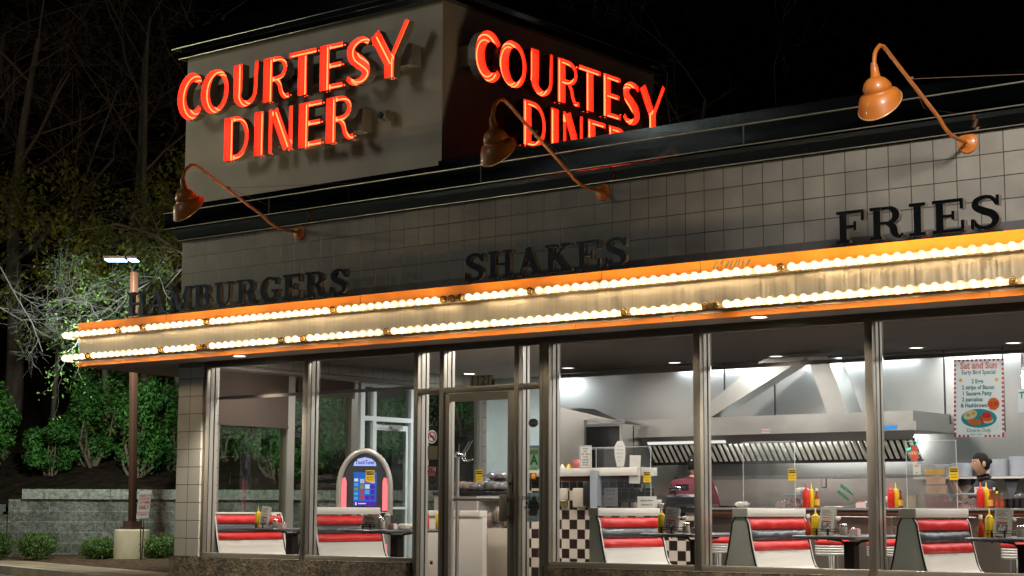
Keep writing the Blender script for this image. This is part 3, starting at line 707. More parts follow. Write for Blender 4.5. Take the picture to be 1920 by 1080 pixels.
rowB = [('D',.993,1.418),('I',1.486,1.647),('N',1.721,2.098),('E',2.185,2.540),('R',2.599,3.024)]
def neon_sign(label, org, u, n):
    t = thing('neon_sign', label, 'sign', org+n*.001, 'neon signs on the tower')
    for row, z, h in ((rowA, 5.515, .50), (rowB, 4.925, .495)):
        for c, a, b in row: neon_letter(c, t, org+u*(a+.0)+Vector((0,0,z)), u, n, h, b-a)
    for (a, b), z0, z1 in (((.26,3.705), 5.66, 5.885), ((1.04,3.01), 5.045, 5.29)):
        g = G(); o0 = org-n*.30
        vs = [o0+u*s_+n*d+Vector((0,0,z)) for z in (z0, z1) for d in (.003, .155) for s_ in (a, b)]
        g.add(vs, [(0,2,3,1),(4,5,7,6),(0,1,5,4),(2,6,7,3),(0,4,6,2),(1,3,7,5)])
        rc = part('raceway', g, pbr('raceway_paint', (.48,.43,.37), .6, var=.1), t)
        for s_ in (a+.35, (a+b)/2, b-.35):
            g = G(); vs = [o0+u*(s_+k)+n*d+Vector((0,0,z)) for z in ((z0+z1)/2-.02, (z0+z1)/2+.02) for d in (.155, .185) for k in (-.02, .02)]
            g.add(vs, [(0,2,3,1),(4,5,7,6),(0,1,5,4),(2,6,7,3),(0,4,6,2),(1,3,7,5)])
            part('bracket', g, MT['blkm'], rc)
neon_sign('red neon COURTESY DINER lettering on the front of the tower', Vector((0,-.30,0)), Vector((1,0,0)), Vector((0,-1,0)))
neon_sign('red neon COURTESY DINER sign on the tower side, cut off by the parapet', Vector((4.30,0,0)), Vector((0,1,0)), Vector((1,0,0)))
# --- gooseneck lamps
def goose(label, x, s=1., up=0.):
    t = thing('gooseneck_lamp', label, 'wall lamp', (x, 0, 4.055), 'gooseneck lamps over the marquee')
    g = G(); My = Matrix.Translation((x,0,4.055)) @ Matrix.Rotation(PI/2, 4, 'X')
    g.lathe([(.088,.0),(.088,.010),(.080,.014),(.074,.012),(.066,.018),(.03,.020),(.022,.04),(0,.04)], 26, 0, My); part('wall_plate', g, MT['lamp'], t)
    z = lambda v: 4.055+v+0
    pts = [(-.02,0),(-.22,.0),(-.36,.015),(-.47,.055),(-.56,.11)]
    top = (-1.50, .50+up)
    n_ = 6
    pts += [(-.56+(top[0]+.56)*i/n_, .11+(top[1]-.11)*i/n_) for i in range(1, n_+1)]
    pts = pts[:-1]+[(-1.44,.478+up*.97),(-1.53,.512+up),(-1.60,.505+up),(-1.655,.46+up),(-1.685,.42+up*.9),(-1.695,.37+up*.85),(-1.70,.31+up*.8)]
    g = G(); g.tube([(x, a, z(b)) for a, b in pts], .0165, 10, 0); arm = part('arm', g, MT['lamp'], t)
    zt = .315+up*.8
    Ms = Matrix.Translation((x,-1.70,z(zt))) @ Matrix.Rotation(rad(14), 4, 'X') @ Matrix.Scale(.80, 4)
    g = G(); g.lathe([(.026,.04),(.036,.0),(.045,-.095),(.07,-.105)], 20, 0, Ms)
    # angled dish: dome, waist, then a skirt that is deeper on the side away from the wall
    prof = [(.05,-.10),(.085,-.115),(.118,-.15),(.136,-.19),(.138,-.218),(.130,-.228),(.150,-.242),(.178,-.258),(.198,-.30),(.212,-.36)]
    vs = []; n = 28
    tilt = math.tan(rad(33))
    for j, (r_, zz) in enumerate(prof):
        k = max(0, (-zz-.15)/.21)
        for i in range(n):
            a = 2*PI*i/n; px_, py_ = r_*math.cos(a), r_*math.sin(a)
            vs.append(Ms @ Vector((px_, py_-.0+.02*k, zz+k*tilt*py_*1.0)))
    g.add(vs, [(j*n+i, j*n+(i+1) % n, (j+1)*n+(i+1) % n, (j+1)*n+i) for j in range(len(prof)-1) for i in range(n)], 0, True)
    sh = part('lamp_shade', g, MT['lamp'], t)
    rim = vs[-n:]; g = G(); g.tube([tuple(p) for p in rim]+[tuple(rim[0])], .005, 6, 0); part('rim', g, pbr('worn_rim', (.75,.45,.25), .3, .5), sh)
    g = G(); g.sphere(Ms @ Vector((0,0,-.22)), (.04,.04,.06), 0, 12, 8); part('bulb', g, glass('unlit_bulb', (.9,.9,.88), 1., .1, (.6,.6,.6), .3), sh)
    g = G()
    for a, b in (((x, -1.08, z(.34+up*.6)), (x+1.0, -.03, 4.50)), ((x, -1.08, z(.34+up*.6)), (x-.35, -.03, 4.36))): g.tube([a, b], .0022, 4, 0)
    g.tube([(x-.022,-1.09,z(.345+up*.6)),(x+.022,-1.07,z(.345+up*.6))], .012, 6, 0)
    part('guy_wire', g, MT['twigd'], t); return t
goose('copper orange gooseneck lamp above the word HAMBURGERS, glowing red from the neon', 1.94)
goose('copper orange gooseneck lamp in front of the right neon sign, above the word SHAKES', 6.05, up=.10)
goose('copper orange gooseneck lamp against the black sky above the word FRIES', 9.764, up=-.02)
# --- camera box on the tower
t = thing('floodlight', 'small weathered security floodlight on the tower below the neon letters', 'security light', (3.31, 0, 5.11))
g = G(); g.box(3.29, 3.36, -.03, .0, 5.10, 5.22, 0, bev=.004); part('bracket', g, MT['alu_l'], t)
g = G(); g.box(3.255, 3.37, -.16, -.035, 5.12, 5.22, 0, bev=.012); 
g.lathe([(.034,0),(.034,.02),(.02,.024),(0,.012)], 16, 1, Matrix.Translation((3.285,-.16,5.165)) @ Matrix.Rotation(PI/2, 4, 'X')); g.box(3.33, 3.375, -.14, -.06, 5.10, 5.14, 0)
part('housing', g, [pbr('weathered_ivory', (.36,.32,.22), .6, var=.3, vscale=(20,20,20)), MT['blk']], t)
# --- roof unit seen beyond the tower
t = solo('roof_vent', G().box(6.2, 6.75, 4.6, 5.1, 4.2, 5.30, bev=.01), pbr('duct_grey', (.30,.29,.27), .6, .3), 'pale sheet metal box on the roof just right of the tower', 'roof unit')
# ================================================================== BOOTHS
def bench(label, xc, y0=.26, y1=1.36, two=True):
    t = thing('booth_bench', label, 'bench', (xc, (y0+y1)/2, 0), 'two-sided booth benches by the windows')
    zt = .955; hw = .065; prof = [(-hw, zt), (hw, zt), (hw+.03, zt-.06)]
    cur = [(hw+.018, .90), (hw+.045, .74), (hw+.085, .56), (hw+.115, .49), (hw+.18, .455), (hw+.44, .44)]
    half = [(hw*.8, zt), (hw, zt-.015)]+cur+[(hw+.45, .40), (hw+.44, .36), (hw+.06, .30), (hw+.06, 0)]
    outline = half+([(-a, b) for a, b in half[::-1]] if two else [(-.028, 0), (-.028, zt)])
    for ys in (y0, y1-.03):
        g = G(); g.prism(outline, lambda a, b, d: (xc+a, d, b), ys, ys+.03, 0); e = part('side_panel', g, MT['grey'], t)
        g = G()
        for sgn in ((1, -1) if two else (1,)): g.tube([(xc+sgn*a, ys-.001, b) for a, b in [(hw*.8, zt)]+spl2(cur[:], 4)], .0085, 6, 0)
        part('edge_trim', g, MT['blkm'], e)
    g = G(); g.box(xc-(hw*.9 if two else .026), xc+hw*.9, y0+.03, y1-.03, .0, zt-.01, 0); part('core', g, MT['white'], t)
    for sgn in ((1, -1) if two else (1,)):
        def fx(z):
            c_ = [(hw-.005, 1.0)]+cur
            for (a0, b0), (a1, b1) in zip(c_, c_[1:]):
                if b1 <= z <= b0: return a0+(a1-a0)*(b0-z)/(b0-b1)
            return cur[-1][0]
        for z1, z0, mt, lb in ((.945,.842,'red',None), (.842,.742,'dkv',None), (.742,.652,'red',None)):
            g = G(); n, k = 9, 34; vs = []
            for i in range(n+1):
                z = z1+(z0-z1)*i/n; bulge = .030*math.sin(PI*(i/n))**.55
                for j in range(k+1):
                    y = y0+.034+(y1-y0-.068)*j/k; e_ = min(1, 12*min(j/k, 1-j/k)+.25)
                    wob = .011*noise.noise(Vector((y*8+xc*3, z*12, sgn*2)))+.004*noise.noise(Vector((y*34+xc*5, z*8, sgn)))
                    vs.append((xc+sgn*(fx(z)+(bulge+wob)*e_-.008), y, z))
            g.add(vs, [(i*(k+1)+j, i*(k+1)+j+1, (i+1)*(k+1)+j+1, (i+1)*(k+1)+j) for i in range(n) for j in range(k)], 0, True)
            part('back_cushion', g, MT[mt], t, 'red cushion roll' if mt == 'red' else 'charcoal cushion roll')
        g = G(); k = 10; zs = [.652, .62, .58, .54, .51, .49, .472, .46, .452, .448]
        xs_ = [fx(z)-.002 for z in zs[:-2]]+[hw+.3, hw+.45]
        vs = []
        for x_, z in zip(xs_, zs): vs += [(xc+sgn*x_, y0+.034, z), (xc+sgn*x_, y1-.034, z)]
        g.add(vs, [(2*i, 2*i+1, 2*i+3, 2*i+2) for i in range(len(zs)-1)], 0, True); part('seat', g, MT['white'], t)
    return t
def spl2(p, n): return [(a, b) for a, b, _ in spl([(a, b, 0) for a, b in p], n)]
def shelf(label, xc):
    g = G(); y0, y1 = .25, 1.33
    L0 = .075 if xc != bx[2] else .035; g.box(xc-L0, xc+.085, y0, y1, .958, 1.035, 0, bev=.003); g.box(xc-L0+.005, xc+.08, y0-.002, y0+.06, .96, 1.033, 1)
    g.box(xc+.0855, xc+.089, y0+.065, y1, .966, .969, 1); g.box(xc+.0855, xc+.088, y0+.065, y1, .985, .987, 1)
    return solo('booth_top_box', g, [MT['white'], pbr('planter_end', (.62,.60,.53), .5)], label, 'divider box', 'white boxes on top of the booth benches')
bx = [.30, 1.905, 5.725, 7.375, 9.01, 10.66]
bl = ['first booth bench from the left, next to the corner pier', 'booth bench in front of the jukebox', 'booth bench right of the checkered wall, left of the cash register', 'booth bench seen through the fourth window beside the customer in maroon', 'booth bench in the rightmost window under the breakfast poster', 'booth bench at the right end of the dining room']
for x, l in zip(bx, bl): bench(l, x, two=(x != bx[2]))
sl = [None, 'white box on the bench in front of the jukebox', 'white box on the bench beside the checkered wall', 'white box on the bench in the fourth window', 'white box on the bench below the breakfast poster', 'white box on the bench at the right end']
for x, l in zip(bx, sl):
    if l: shelf(l, x)
g = G(); g.box(.235, .375, .26, 1.34, .955, .975, 0, bev=.003); solo('bench_cap', g, MT['white'], 'thin white cap board on the leftmost booth bench', 'cap board')
# ------------------------------------------------------------------ tables
def table(label, x0, y0=.25, y1=1.38, w=.60):
    t = thing('booth_table', label, 'table', (x0+w/2, .8, 0), 'booth tables')
    g = G(); r_ = .05; c = []
    for cx, cy, a0 in ((x0+w-r_, y1-r_, 0), (x0+r_, y1-r_, 90), (x0+r_, y0+r_, 180), (x0+w-r_, y0+r_, 270)):
        c += [(cx+r_*math.cos(rad(a0+a)), cy+r_*math.sin(rad(a0+a))) for a in (0, 30, 60, 90)]
    g.prism(c, lambda a, b, d: (a, b, d), .765, .80, 0); part('tabletop', g, [MT['dk']], t)
    g = G(); c2 = [(a+(a-x0-w/2)*.008, b) for a, b in c]; g.tube([(a, b, .783) for a, b in c]+[(c[0][0], c[0][1], .783)], .0175, 8, 0); part('edge_band', g, pbr('grey_edge_band', (.10,.10,.11), .3, .5), t)
    xm = x0+w/2
    g = G(); g.box(xm-.05, xm+.05, .75, .85, .02, .74, 0); g.box(xm-.22, xm+.22, .77, .83, .0, .03, 0); g.box(xm-.03, xm+.03, .52, 1.08, 0, .03, 0)
    for sgn in (-1, 1): g.tube([(xm+sgn*.04, .8, .70), (xm+sgn*.10, .8, .745), (xm+sgn*.24, .8, .762)], .012, 6, 0)
    part('pedestal', g, MT['blkm'], t)
tx = [.807, 2.427, 6.278, 7.905, 9.52]
tl = ['booth table behind the first window', 'booth table by the jukebox with crumpled napkins and a drink', 'booth table in the third window below the cash register', 'booth table in the fourth window', 'booth table at the right edge of the view']
for x, l in zip(tx, tl): table(l, x)
# ------------------------------------------------------------------ condiments
def bottle(name, label, p, mat, h=.19, r=.031, grp=None, cat='squeeze bottle'):
    g = G(); x, y, z = p
    g.lathe([(r*.9,0),(r,.008),(r,h*.72),(r*.82,h*.78),(r*.80,h*.80)], 16, 0, Matrix.Translation(p)); tg = thing(name, label, cat, p, grp)
    part('body', g, mat, tg)
    g = G(); g.lathe([(r*.84,h*.79),(r*.84,h*.84),(r*.45,h*.88),(r*.22,h*.95),(r*.10,h*1.16),(0,h*1.17)], 14, 0, Matrix.Translation(p)); part('nozzle', g, mat, tg); return tg
MT['menu'] = pbr('laminated_menu', (.70,.67,.62), .3); MT['ink'] = pbr('ink_grey', (.16,.15,.15), .6); MT['inkr'] = pbr('ink_red', (.45,.04,.04), .6)
MT['clear'] = glass('clear_plastic', (.99,.99,.99), .35, .08, (.8,.8,.8), .05); MT['sugar'] = pbr('sugar', (.62,.58,.48), .7)
MT['pink'] = pbr('pink_packets', (.85,.45,.48), .7); MT['bottleglass'] = glass('bottle_glass', (.85,.85,.8), 1.)
MT['sauce'] = pbr('red_sauce', (.55,.07,.02), .3)
def rack(label, p, menu=True):
    x, y, z = p; t = thing('condiment_rack', label, 'rack', p, 'wire condiment racks')
    g = G()
    for zz in (.03, .052): g.tube([(x-.10,y-.045,z+zz),(x+.13,y-.045,z+zz),(x+.13,y+.06,z+zz),(x-.10,y+.06,z+zz),(x-.10,y-.045,z+zz)], .0035, 5, 0)
    for xx in (-.055, .055):
        g.box(x+xx-.008, x+xx+.008, y-.052, y-.047, z-.045, z+.055, 0); g.box(x+xx-.007, x+xx+.007, y-.05, y-.01, z-.05, z-.045, 0)
    for xx in (-.10, .0, .13): g.tube([(x+xx,y+.06,z+.0),(x+xx,y+.06,z+.10)], .003, 5, 0)
    g.tube([(x-.045,y+.062,z+.0),(x-.045,y+.062,z+.13),(x+.045,y+.062,z+.13),(x+.045,y+.062,z)], .003, 5, 0)
    part('wire_frame', g, MT['blkm'], t); return t
def menu(label, p, h=.235, w=.145, lean=.16):
    x, y, z = p; g = G(); rr = random.Random(int(x*100))
    mx = Matrix.Translation(p) @ Matrix.Rotation(rad(rr.uniform(-6,8)), 4, 'Z') @ Matrix.Rotation(-lean, 4, 'X') @ Matrix.Rotation(rad(4), 4, 'Y')
    for k in range(3): g.box(-w/2+k*.004, w/2+k*.004, k*.006, k*.006+.003, 0, h-k*.006, 0, mx)
    for k in range(5): g.box(-w*.38, w*rr.uniform(.05,.34), -.0012, -.0008, h*(.88-.045*k), h*(.88-.045*k)+.004, 1, mx)
    g.box(-w*.3, w*.28, -.0014, -.0008, h*.60, h*.625, 2, mx); g.box(-w*.34, w*.30, -.0014, -.0008, h*.44, h*.50, 2, mx)
    for k in range(4): g.box(-w*.34+k*w*.17, -w*.22+k*w*.17, -.0014, -.0008, h*.54, h*.548, 1, mx)
    g.box(-w*.34, w*.34, -.0013, -.0008, h*.12, h*.42, 1, mx)
    for k in range(9): 
        a = rr.uniform(-w*.3, w*.22); b = rr.uniform(h*.16, h*.36); g.box(a, a+.014, -.0018, -.0013, b, b+.016, 0, mx)
    return solo('menu', g, [MT['menu'], MT['ink'], MT['inkr']], label, 'menu', 'laminated menus in the racks')
def jar(label, p, r=.036, h=.10):
    t = thing('sugar_jar', label, 'jar', p, 'sugar pourers')
    g = G(); g.lathe([(r*.92,0),(r,.01),(r,h*.85),(r*.9,h*.9)], 16, 0, Matrix.Translation(p)); part('glass_body', g, MT['clear'], t)
    g = G(); g.lathe([(r*.88,.004),(r*.93,.012),(r*.93,h*.72)], 14, 0, Matrix.Translation(p)); part('sugar', g, MT['sugar'], t)
    g = G(); g.lathe([(r*.98,h*.86),(r*1.02,h*.92),(r*.75,h*1.02),(0,h*1.03)], 16, 0, Matrix.Translation(p)); part('lid', g, MT['chrome'], t); return t
def packets(label, p, grp='pink sweetener packet boxes'):
    x, y, z = p; t = thing('sweetener_box', label, 'sweetener box', p, grp)
    g = G(); w = .042
    for a, b, c, d in ((-w,w,-.03,-.027),(-w,w,.027,.03),(-w,-w+.003,-.027,.027),(w-.003,w,-.027,.027)): g.box(x+a, x+b, y+c, y+d, z, z+.052, 0)
    g.box(x-w, x+w, y-.03, y+.03, z, z+.003, 0); part('box', g, pbr('frosted_box', (.72,.58,.56), .3), t)
    g = G(); r_ = random.Random(int(x*77))
    for k in range(8): g.box(x-w+.006+k*.0095, x-w+.011+k*.0095, y-.024, y+.024, z+.004, z+.058+r_.uniform(-.006,.006), 0 if k % 3 else 1)
    part('packets', g, [MT['pink'], pbr('pink_deep', (.75,.12,.2), .6)], t); return t
def shaker(label, p, grp='salt and pepper shakers'):
    t = thing('shaker', label, 'shaker', p, grp); g = G(); g.lathe([(.016,0),(.018,.005),(.015,.05)], 12, 0, Matrix.Translation(p)); part('glass_body', g, MT['clear'], t)
    g = G(); g.lathe([(.0165,.05),(.017,.058),(.012,.068),(0,.07)], 12, 0, Matrix.Translation(p)); part('cap', g, MT['chrome'], t)
def napk(label, p, s=1., n=5, seed=1, name='crumpled_napkin'):
    g = G(); r_ = random.Random(seed)
    for k in range(n):
        c = (p[0]+r_.uniform(-.04,.04)*s, p[1]+r_.uniform(-.03,.03)*s, p[2]+.022*s)
        bm = bmesh.new(); bmesh.ops.create_icosphere(bm, subdivisions=2, radius=.032*s)
        for v in bm.verts: v.co = v.co*(1+.55*noise.noise(v.co*60+Vector((k*3,seed,0)))); v.co.z *= .7; v.co += Vector(c)
        g.bm(bm, 0, False)
    return solo(name, g, MT['paper'], label, 'napkins')
zT = .80
where = ['table behind the first window', 'table by the jukebox', 'table in the third window', 'table in the fourth window', 'table at the right edge of the view']
for i, x in enumerate(tx):
    wn = where[i]; r_ = random.Random(i)
    if i != 1:
        rack('black wire rack on the %s' % wn, (x+.27, .36, zT+.004)); menu('menu standing in the rack on the %s' % wn, (x+.275, .355, zT+.012))
        bottle('mustard_bottle', 'yellow mustard bottle on the %s' % wn, (x+.165, .39, zT+.001), MT['yel'], .205, .036, 'mustard squeeze bottles')
        jar('sugar pourer on the %s' % wn, (x+.43, .40, zT+.001)); packets('pink sweetener box on the %s' % wn, (x+.54, .40, zT+.001)); shaker('salt shaker on the %s' % wn, (x+.49, .47, zT+.001))
        napk('white napkins behind the menu on the %s' % wn, (x+.37, .42, zT+.13), .75, 3, i, 'napkin_fold')
    if i in (2, 4): bottle('ketchup_bottle', 'red ketchup bottle behind the menu on the %s' % wn, (x+.19, .52, zT+.001), MT['ket'], .20, .034, 'ketchup squeeze bottles')
    if i in (3, 4):
        t = thing('hot_sauce_bottle', 'white-capped hot sauce on the %s' % wn, 'sauce bottle', (x+.075, .42, zT), 'hot sauce bottles'); p = (x+.075, .42, zT)
        g = G(); g.lathe([(.026,0),(.028,.004),(.028,.09),(.012,.125),(.012,.15)], 14, 0, Matrix.Translation(p)); part('body', g, MT['sauce'], t)
        g = G(); g.lathe([(.0145,.15),(.0145,.185),(0,.186)], 12, 0, Matrix.Translation(p)); part('cap', g, MT['paper'], t)
x = tx[1]
rack('black wire rack on the table by the jukebox', (x+.30, .36, zT+.004)); menu('short menu lying low in the rack on the table by the jukebox', (x+.30, .355, zT+.006), .14, .20, .1)
jar('sugar pourer on the table by the jukebox', (x+.43, .40, zT+.001), .045, .125); packets('pink sweetener box on the table by the jukebox', (x+.55, .45, zT+.001)); shaker('shaker with a dark cap on the table by the jukebox', (x+.155, .38, zT+.09))
bottle('ketchup_bottle', 'red ketchup bottle on the table by the jukebox', (x+.50, 1.05, zT+.001), MT['ket'], .20, .034, 'ketchup squeeze bottles'); bottle('mustard_bottle', 'yellow mustard bottle beside the ketchup on the table by the jukebox', (x+.575, 1.17, zT+.001), MT['yel'], .20, .034, 'mustard squeeze bottles')
napk('heap of crumpled white napkins on the table by the jukebox', (x+.57, .62, zT+.002), 1.35, 9, 11); napk('folded napkin on the sugar pourer by the jukebox', (x+.47, .42, zT+.13), .8, 3, 5, 'napkin_fold')
t = thing('drink_cup', 'clear cup of brown drink on the table by the jukebox', 'cup', (x+.58, 1.30-.42, zT+.001)); p = (x+.57, 1.30-.1, zT+.001)
t.location = p; LOC[t.name] = Vector(p)
g = G(); g.lathe([(.030,0),(.040,.14)], 16, 0, Matrix.Translation(p)); part('cup', g, MT['clear'], t)
g = G(); g.lathe([(0,.003),(.029,.004),(.036,.085),(0,.086)], 16, 0, Matrix.Translation(p), cap=False); part('drink', g, pbr('cola', (.10,.022,.006), .15), t)
# ================================================================== JUKEBOX
def jukebox():
    bs = Vector((1.10, 2.02, 0)); t = thing('jukebox', 'grey arched digital jukebox with a lit blue screen and pink side lights', 'jukebox', bs)
    th = rad(36); M_ = Matrix.Translation(bs) @ Matrix.Rotation(th, 4, 'Z') @ Matrix.Scale(.93, 4, (1,0,0))      # local: x right, -y to the viewer
    def arch(w, zb, zt_, n=20):
        pts = [(-w, zb)]; hh = zt_-zb
        for i in range(n+1):
            a = PI-PI*i/n; pts.append((w*math.cos(a), zb+hh*.42+hh*.58*math.sin(a)))
        return pts+[(w, zb)]
    F_ = lambda a, b, d: (a, d, b)
    g = G(); g.prism(arch(.33, .95, 1.70), F_, -.02, .30, 0, M_); g.prism(arch(.30, .0, .96)[:1]+[(-.30,.96),(.30,.96),(.30,0)], F_, .0, .32, 0, M_)
    part('cabinet', g, pbr('jukebox_grey', (.30,.28,.26), .4, .2), t)
    g = G(); ou = arch(.335, .95, 1.715); n = len(ou)
    g.tube([M_ @ Vector((a, -.03, b)) for a, b in ou], .034, 10, 0); part('arch_rim', g, pbr('rim_grey', (.42,.39,.35), .35, .3), t)
    g = G(); g.prism(arch(.30, .97, 1.68), F_, -.034, -.022, 0, M_); fp = part('face_panel', g, pbr('face_charcoal', (.05,.055,.06), .3), t)
    g = G(); g.box(-.145, .155, -.040, -.036, 1.055, 1.46, 0, M_)
    # on-screen picture: tiles
    r_ = random.Random(3); cols = [1,2,3,4,5,6]
    for j in range(4):
        for i in range(3): x0 = -.06+i*.068; z0 = 1.13+j*.066; g.box(x0, x0+.056, -.0415, -.0405, z0, z0+.052, r_.choice(cols), M_)
    for k in range(5): g.box(-.135, -.085, -.0415, -.0405, 1.13+k*.055, 1.165+k*.055, [3,3,4,3,6][k], M_)
    g.box(-.145, .155, -.0414, -.0405, 1.055, 1.11, 5, M_); g.box(-.12, -.10, -.0420, -.0415, 1.065, 1.10, 6, M_); g.box(-.08, .02, -.0420, -.0415, 1.078, 1.09, 6, M_)
    part('screen', g, [emis('screen_blue', (.03,.14,.55), 1.0), emis('t1', (.5,.55,.75), .9), emis('t2', (.55,.08,.12), .8), emis('t3', (.10,.45,.75), .9), emis('t4', (.35,.38,.10), .7), emis('t5', (.12,.03,.45), .9), emis('t6', (.75,.8,.9), .9)], t)
    g = G(); g.prism([(-.15,1.535),(.15,1.535),(.14,1.575),(.09,1.62),(0,1.64),(-.09,1.62),(-.14,1.575)], F_, -.042, -.036, 0, M_)
    g.text('TouchTunes', .068, M_ @ Vector((0,-.0435,1.577)), M_.to_3x3() @ Vector((1,0,0)), (0,0,1), 1, off=.02, sx=.66)
    part('name_plate', g, [emis('plate_lit', (.42,.50,1.), 1.15), MT['blk']], t)
    for s_ in (-1, 1):
        g = G(); c = [(s_*.235,1.0),(s_*.30,1.0),(s_*.30,1.30),(s_*.285,1.385),(s_*.255,1.40),(s_*.235,1.35)]
        if s_ < 0: c = c[::-1]
        g.prism(c, F_, -.062, -.036, 0, M_); part('side_light', g, emis('pink_light', (1.,.22,.24), 1.25), t)
        g = G(); g.prism([(s_*.24,.60),(s_*.30,.60),(s_*.30,.2),(s_*.24,.2)][::s_], F_, -.04, -.0, 0, M_); part('lower_light', g, emis('pink_light2', (1.,.25,.32), 1.), t)
    g = G(); g.box(-.32, .32, -.10, .0, .86, .985, 0, M_, .01); g.box(-.10, .13, -.108, -.10, .885, .965, 1, M_)
    for xx in (-.06, .08): g.box(xx-.02, xx+.02, -.115, -.108, .90, .955, 2, M_)
    for s_ in (-.22, .22): g.box(s_-.065, s_+.065, -.107, -.10, .865, .975, 2, M_)
    part('pay_panel', g, [pbr('panel_grey', (.30,.30,.28), .4), pbr('panel_plate', (.42,.42,.38), .3, .5), MT['blk']], t)
jukebox()
# caution sticker helper
MT['cy'] = pbr('caution_yellow', (.85,.55,.01), .5)
def caution(label, p, ang=0., s=.09):
    M_ = Matrix.Translation(p) @ Matrix.Rotation(ang, 4, 'Z'); u = M_.to_3x3() @ Vector((1,0,0)); g = G(); h = s*1.35
    g.box(-s/2, s/2, -.001, .001, -h/2, h/2, 0, M_); g.box(-s/2+.006, s/2-.006, -.0022, -.001, h*.12, h*.42, 1, M_)
    g.text('CAUTION', s*.21, M_ @ Vector((0,-.003,h*.27)), u, (0,0,1), 0, off=.02); g.text('DO NOT', s*.2, M_ @ Vector((0,-.0025,-h*.08)), u, (0,0,1), 1, off=.02); g.text('TOUCH', s*.2, M_ @ Vector((0,-.0025,-h*.30)), u, (0,0,1), 1, off=.02)
    return solo('caution_sticker', g, [MT['cy'], MT['blk']], label, 'sticker', 'yellow caution stickers')
caution('yellow caution sticker on the jukebox screen', W(694,893,1.88), rad(36), .105)
# ================================================================== CHECKERED WALL, BAR
YB = 2.5
MT['chk'] = gridmat('checker_tile', ('x','z'), (.1085,.1085), (.022,.04), .003, (.7,.62,.53), (.7,.62,.53), (.42,.38,.33), .22, .3, nbump=.01, spec=.6, checker=((.72,.62,.54),(.028,.016,.013)), blotch=.05)
MT['blkt'] = gridmat('black_wall_tile', ('x','z'), (.108,.108), (.022,.04), .003, (.016,.015,.015), (.022,.02,.02), (.25,.23,.2), .2, .3, nbump=.01, blotch=.1)
t = thing('checkered_partition', 'tall black and white checkered partition with a white ledge, left of the register', 'partition', (3.9, YB, 0))
g = G(); g.box(3.0, 4.14, YB, YB+.12, 0, 1.262, 0); part('checkered_face', g, MT['chk'], t)
g = G(); g.box(3.0, 4.76, YB-.002, YB+.12, 1.262, 1.345, 0); g.box(4.14, 4.76, YB+.25, YB+.30, .9, 1.262, 0); part('black_tile_course', g, MT['blkt'], t)
g = G(); g.box(3.0, 4.76, YB-.012, YB+.13, 1.345, 1.395, 0); part('trim', g, MT['wood'], t)
g = G(); g.box(2.98, 4.78, YB-.06, YB+.34, 1.395, 1.485, 0, bev=.004); g.box(2.99, 4.77, YB-.062, YB-.06, 1.425, 1.428, 1); part('ledge', g, [MT['white'], MT['grey']], t)
t = thing('cashier_counter', 'low checkered counter under the cash register', 'counter', (4.8, YB, 0))
g = G(); g.box(4.14, 5.52, YB+.003, YB+.10, 0, .99, 0); part('checkered_face', g, MT['chk'], t)
g = G(); g.box(4.14, 5.53, YB-.03, YB+.45, .99, 1.03, 0); part('countertop', g, MT['blk'], t)
t = thing('bar_counter', 'long steel-fronted bar counter with dark wooden edge', 'counter', (9, YB, 0))
g = G(); g.box(5.53, 13.5, YB+.08, YB+.16, 0, .955, 0); part('front_panel', g, pbr('quilted_steel', (.27,.23,.20), .33, .85, var=.25, vscale=(2,2,1), bump=.35, bscale=(2.5,2.5,2.5)), t)
g = G(); g.box(5.53, 13.5, YB-.01, YB+.03, .965, 1.022, 0, bev=.004); g.box(5.53, 13.5, YB-.012, YB-.01, .985, .993, 1); part('wooden_edge', g, [MT['wood'], pbr('wood_line', (.22,.08,.03), .4)], t)
g = G(); g.box(5.53, 13.5, YB-.03, YB+.50, 1.023, 1.046, 0, bev=.003); part('countertop', g, pbr('grey_counter', (.25,.25,.25), .2), t)
g = G()
x = 5.9
while x < 13.4: g.box(x, x+.02, YB+.074, YB+.08, 0, .955, 0); x += .61
part('panel_strip', g, MT['ss_r'], t)
# stools
MT['chrome2'] = pbr('ring_chrome', (.72,.70,.67), .42, 1.)
def stool(label, x, y):
    t = thing('bar_stool', label, 'stool', (x, y, 0), 'red chrome bar stools')
    T0 = Matrix.Translation((x, y, 0))
    g = G(); g.lathe([(.0,.745),(.10,.748),(.158,.738),(.172,.715),(.168,.688),(.15,.682)], 28, 0, T0, cap=False); part('seat', g, MT['red'], t)
    g = G()
    for k in range(4): z = .68-k*.024; g.lathe([(.160,z),(.170,z-.004),(.172,z-.011),(.168,z-.018),(.158,z-.021)], 28, 0, T0, cap=False)
    g.lathe([(0,.58),(.158,.582),(.158,.68)], 20, 0, T0, cap=False); part('chrome_rings', g, MT['chrome2'], t)
    g = G(); g.lathe([(.045,.02),(.045,.58)], 18, 0, T0); g.lathe([(.19,0),(.19,.012),(.06,.05)], 24, 0, T0); part('column', g, MT['chrome'], t)
sx = [5.95, 7.20, 8.42, 9.66, 10.9]
stl = ['first bar stool, left of the bench in the fourth window', 'bar stool behind the table in the fourth window', 'bar stool just right of the mullion between the last two windows', 'bar stool behind the rightmost table', 'bar stool beyond the right edge']
for px_, l in zip((1348, 1560, 1658, 1912), stl): p = W(px_, 1010, 2.08); stool(l, p.x, 2.08)
